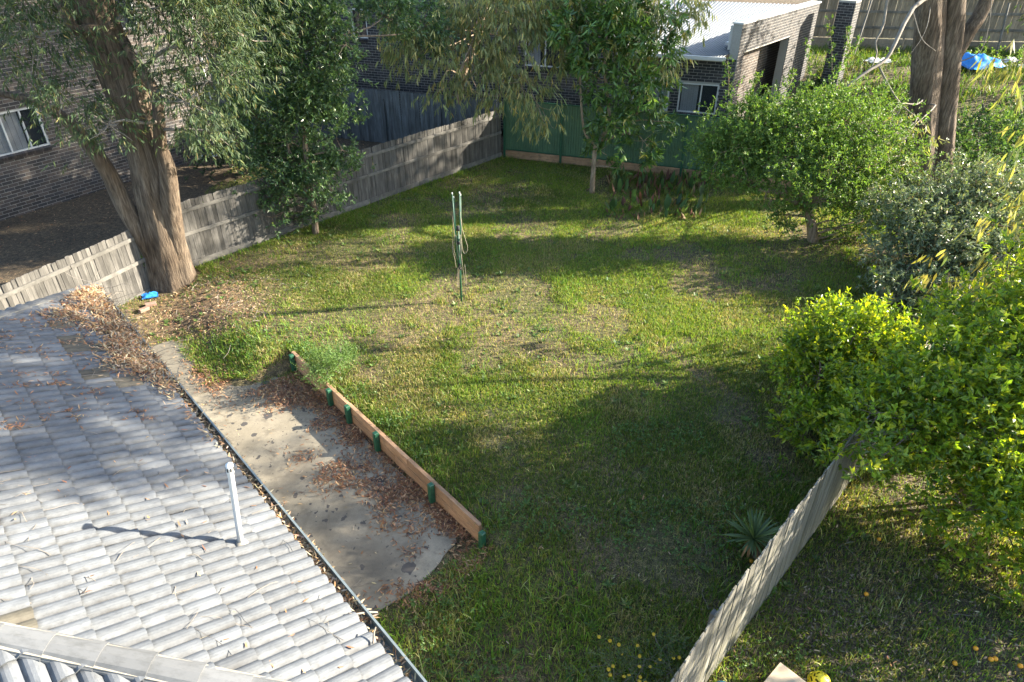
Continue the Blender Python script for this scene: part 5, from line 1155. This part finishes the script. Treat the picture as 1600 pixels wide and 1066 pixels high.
cords = [([(-.1, -.07, 2.4), (-.13, -.08, 1.9), (-.15, -.09, 1.5), (-.11, -.08, 1.25), (-.09, -.07, 1.0)]), ([(.08, -.08, 2.5), (.1, -.09, 2.1), (.2, -.1, 1.7), (.22, -.1, 1.55), (.17, -.1, 1.42), (.1, -.08, 1.48), (.07, -.08, 1.9)]), ([(-.1, -.08, 2.45), (-.11, -.09, 2.3), (-.09, -.09, 1.9), (-.12, -.09, 1.5), (-.04, -.09, 1.25), (.02, -.08, 1.4), (.04, -.08, 1.9)]),
         ([(-.04, -.08, 1.02), (-.06, -.08, .75), (-.08, -.07, .5), (-.05, -.06, .48), (-.02, -.06, .9), (.03, -.07, 1.0)]), ([(.05, -.08, 1.5), (.08, -.08, 1.0), (.12, -.07, .6), (.14, -.06, .5), (.16, -.06, .55), (.13, -.07, 1.1)]), ([(.08, -.07, 2.35), (.1, -.08, 2.2), (.06, -.09, 1.6), (.05, -.08, 1.2), (.0, -.08, 1.02)]), ([(-.06, -.08, 1.9), (-.03, -.09, 1.5), (.0, -.09, 1.32), (.04, -.08, 1.5), (.05, -.07, 1.9)])]
for cpt in cords:
    mb = MB(); mb.tube(spline([cl + A3(*p) for p in cpt], 26), .0055, 5); child('cord', mb.me('cord', True), M_cord, hoist)

# ------------------------------------------------------------------ small things
M_blue = plain('blue_plastic', (.03, .22, .62), .45, 0, .2, 10); M_card = plain('cardboard', (.48, .38, .26), .8, 0, .1, 9); M_yel = plain('yellow_plastic', (.72, .60, .03), .4, 0, .08, 9); M_teal = plain('teal_glaze', (.02, .10, .16), .2, 0, .3, 9)
def sheet(name, label, cat, cen, w, d, mat, h=.12, seed=0, rz=0.):
    n = 14; a, b = np.meshgrid(np.linspace(-1, 1, n), np.linspace(-1, 1, n), indexing='ij'); x = a * w / 2 * (1 + .15 * (vnoise(b * 2 + 5, a, seed) - .5)); y = b * d / 2 * (1 + .2 * (vnoise(a * 2 + 5, b, seed + 1) - .5))
    c, s = math.cos(rz), math.sin(rz); X = cen[0] + x * c - y * s; Y = cen[1] + x * s + y * c
    z = ground(X, Y) + .02 + h * fbm(a * 2.2 + seed, b * 2.2, seed) * (1 - .6 * np.maximum(abs(a), abs(b)) ** 3)
    V = np.stack([X, Y, z], -1).reshape(-1, 3); V = np.concatenate([V, V - [0, 0, .012]]); i = np.arange(n * n).reshape(n, n)
    t = np.stack([i[:-1, :-1], i[1:, :-1], i[1:, 1:], i[:-1, 1:]], -1).reshape(-1, 4); edge = np.concatenate([i[:, 0], i[-1, 1:], i[::-1, -1][1:], i[0, ::-1][1:]]); e2 = np.stack([edge[:-1], edge[1:], edge[1:] + n * n, edge[:-1] + n * n], -1)
    return obj(name, mesh(name, V, [t, t[:, ::-1] + n * n, e2], None, True), mat, label=label, cat=cat)
tp_ = gz(233, 458); sheet('plastic_scrap', 'scrap of blue plastic at the left foot of the big trunk', 'plastic sheet', tp_, .38, .2, M_blue, .16, 3, .4)
for (x, y, lb, rz) in ((233, 468, 'brick lying by the blue plastic scrap near the big trunk, the farther one', .5), (222, 475, 'reddish brick lying by the blue plastic scrap, nearer the roof corner', 1.0)):
    p = gz(x, y); o = obj('loose_brick', bevbox('loose_brick', .13, .06, .045, .008), plain('old_brick', (.26, .17, .13), .9, 0, .25, 25), label=lb, cat='brick'); o.location = (p[0], p[1], float(ground(p[0], p[1])) + .05); o.rotation_euler = (0, .05, rz)
bt = gz(1513, 139, 1.3); sheet('tarpaulin', 'crumpled bright blue tarpaulin in the far yard right of the twin gum', 'tarpaulin', bt, 1.9, 1.6, M_blue, .9, 7, .3)
for (x, y, w, lb) in ((1567, 122, 1., 'white plastic sheet lying right of the blue tarpaulin'), (1365, 122, 1.2, 'pale plastic sheet lying behind the dead branches'), (1595, 133, .8, 'small white plastic sheet at the right edge of the far yard')):
    p = gz(x, y, 1.5); sheet('plastic_sheet', lb, 'plastic sheet', p, w, .7, M_white, .35, x % 17, .2)
pk = gz(148, 290); sheet('pink_cloth', 'crumpled pink cloth on the ground behind the big tree', 'cloth', pk, .7, .6, plain('pink', (.55, .06, .2), .7), .9, 5, .2)
wt = gz(325, 246); sheet('pale_rubble_sheet', 'pale sheet on the ground below the white downpipe', 'sheet', wt, 1.2, .6, M_white, .25, 9, .6)
# cardboard box, colander and pot at the lower edge
cb_ = gz(1217, 1035, .34) - A3(0, .22, .34); bx = thing('cardboard_box', 'plain brown cardboard box cut off by the lower edge beside the yellow colander', 'box', (cb_[0], cb_[1], 0)); cb_[2] = 0
rzb = math.radians(42)
for nm, c, h in (('flap', (0, 0, .34), (.24, .24, .004)), ('side', (.235, 0, .165), (.005, .235, .165)), ('side', (-.235, 0, .165), (.005, .235, .165)), ('side', (0, .235, .165), (.23, .005, .165)), ('side', (0, -.235, .165), (.23, .005, .165))):
    v = Matrix.Rotation(rzb, 4, 'Z') @ Vector(c); child(nm, bevbox(nm, *h, .001), M_card, bx, Matrix.Translation((cb_[0] + v.x, cb_[1] + v.y - .12, v.z)) @ Matrix.Rotation(rzb, 4, 'Z'))
cq = gz(1284, 1058, .15); bm = bmesh.new(); bmesh.ops.create_uvsphere(bm, u_segments=32, v_segments=16, radius=.14)
for v in list(bm.verts):
    if v.co.z < -.01: bm.verts.remove(v)
kill = [f for k, f in enumerate(bm.faces) if .02 < f.calc_center_median().z < .125 and k % 3 == 0]; bmesh.ops.delete(bm, geom=kill, context='FACES')
bmesh.ops.solidify(bm, geom=bm.faces[:], thickness=.005); me = bpy.data.meshes.new('colander'); bm.to_mesh(me); bm.free()
o = obj('colander', me, M_yel, label='upturned yellow plastic colander full of holes', cat='colander'); o.location = (cq[0], cq[1], .03)
rm = MB(); th = np.linspace(0, 2 * math.pi, 25); rm.tube(np.stack([.148 * np.cos(th), .148 * np.sin(th), np.zeros(25)], -1), .009, 6); r_o = obj('rim', rm.me('rim', True), M_yel, o)
pq = gz(1130, 1078, .2); mb = MB(); zz = [0, .02, .12, .2, .215, .2, .05]; rr = [.08, .09, .115, .125, .125, .105, .09]; mb.tube(np.array([[pq[0], pq[1], z] for z in zz]), rr, 20); pot = obj('plant_pot', mb.me('plant_pot', True), M_teal, label='dark teal glazed pot at the lower edge by the fence', cat='pot')
M_or = plain('orange_skin', (.80, .34, .02), .45, 0, .1, 30)
bm = bmesh.new(); bmesh.ops.create_icosphere(bm, subdivisions=3, radius=.033)
for v in bm.verts: v.co.z *= .93; v.co += v.normal * rng.normal() * .0006
ome = bpy.data.meshes.new('orange'); bm.to_mesh(ome); bm.free(); ome.polygons.foreach_set('use_smooth', [True] * len(ome.polygons))
for x, y, lb in ((1546, 1034, 'orange fruit on the ground, nearest the lower citrus branches, left of a touching pair'), (1553, 1033, 'orange fruit on the ground, right one of a touching pair'), (1522, 1017, 'single orange fruit lying above the touching pair'), (1592, 1044, 'yellow orange fruit at the right edge near the lower corner'), (1490, 1040, 'small orange fruit left of the touching pair'), (1352, 932, 'lone orange fruit in dead leaves below the citrus canopy'), (1372, 846, 'lone orange fruit by the lowest citrus leaves near the fence'), (1173, 879, 'orange red fruit beside the yucca and the paver')):
    p = gz(x, y); o = obj('orange_fruit', ome, M_or, label=lb, cat='fruit', group='fallen oranges'); o.location = (p[0], p[1], float(ground(p[0], p[1])) + .045)
pv = gz(1186, 874); o = obj('paver', bevbox('paver', .09, .09, .02, .006), M_conc2, label='small square concrete paver beside the yucca', cat='paver'); o.location = (pv[0], pv[1], .05); o.rotation_euler = (.05, .02, .5)
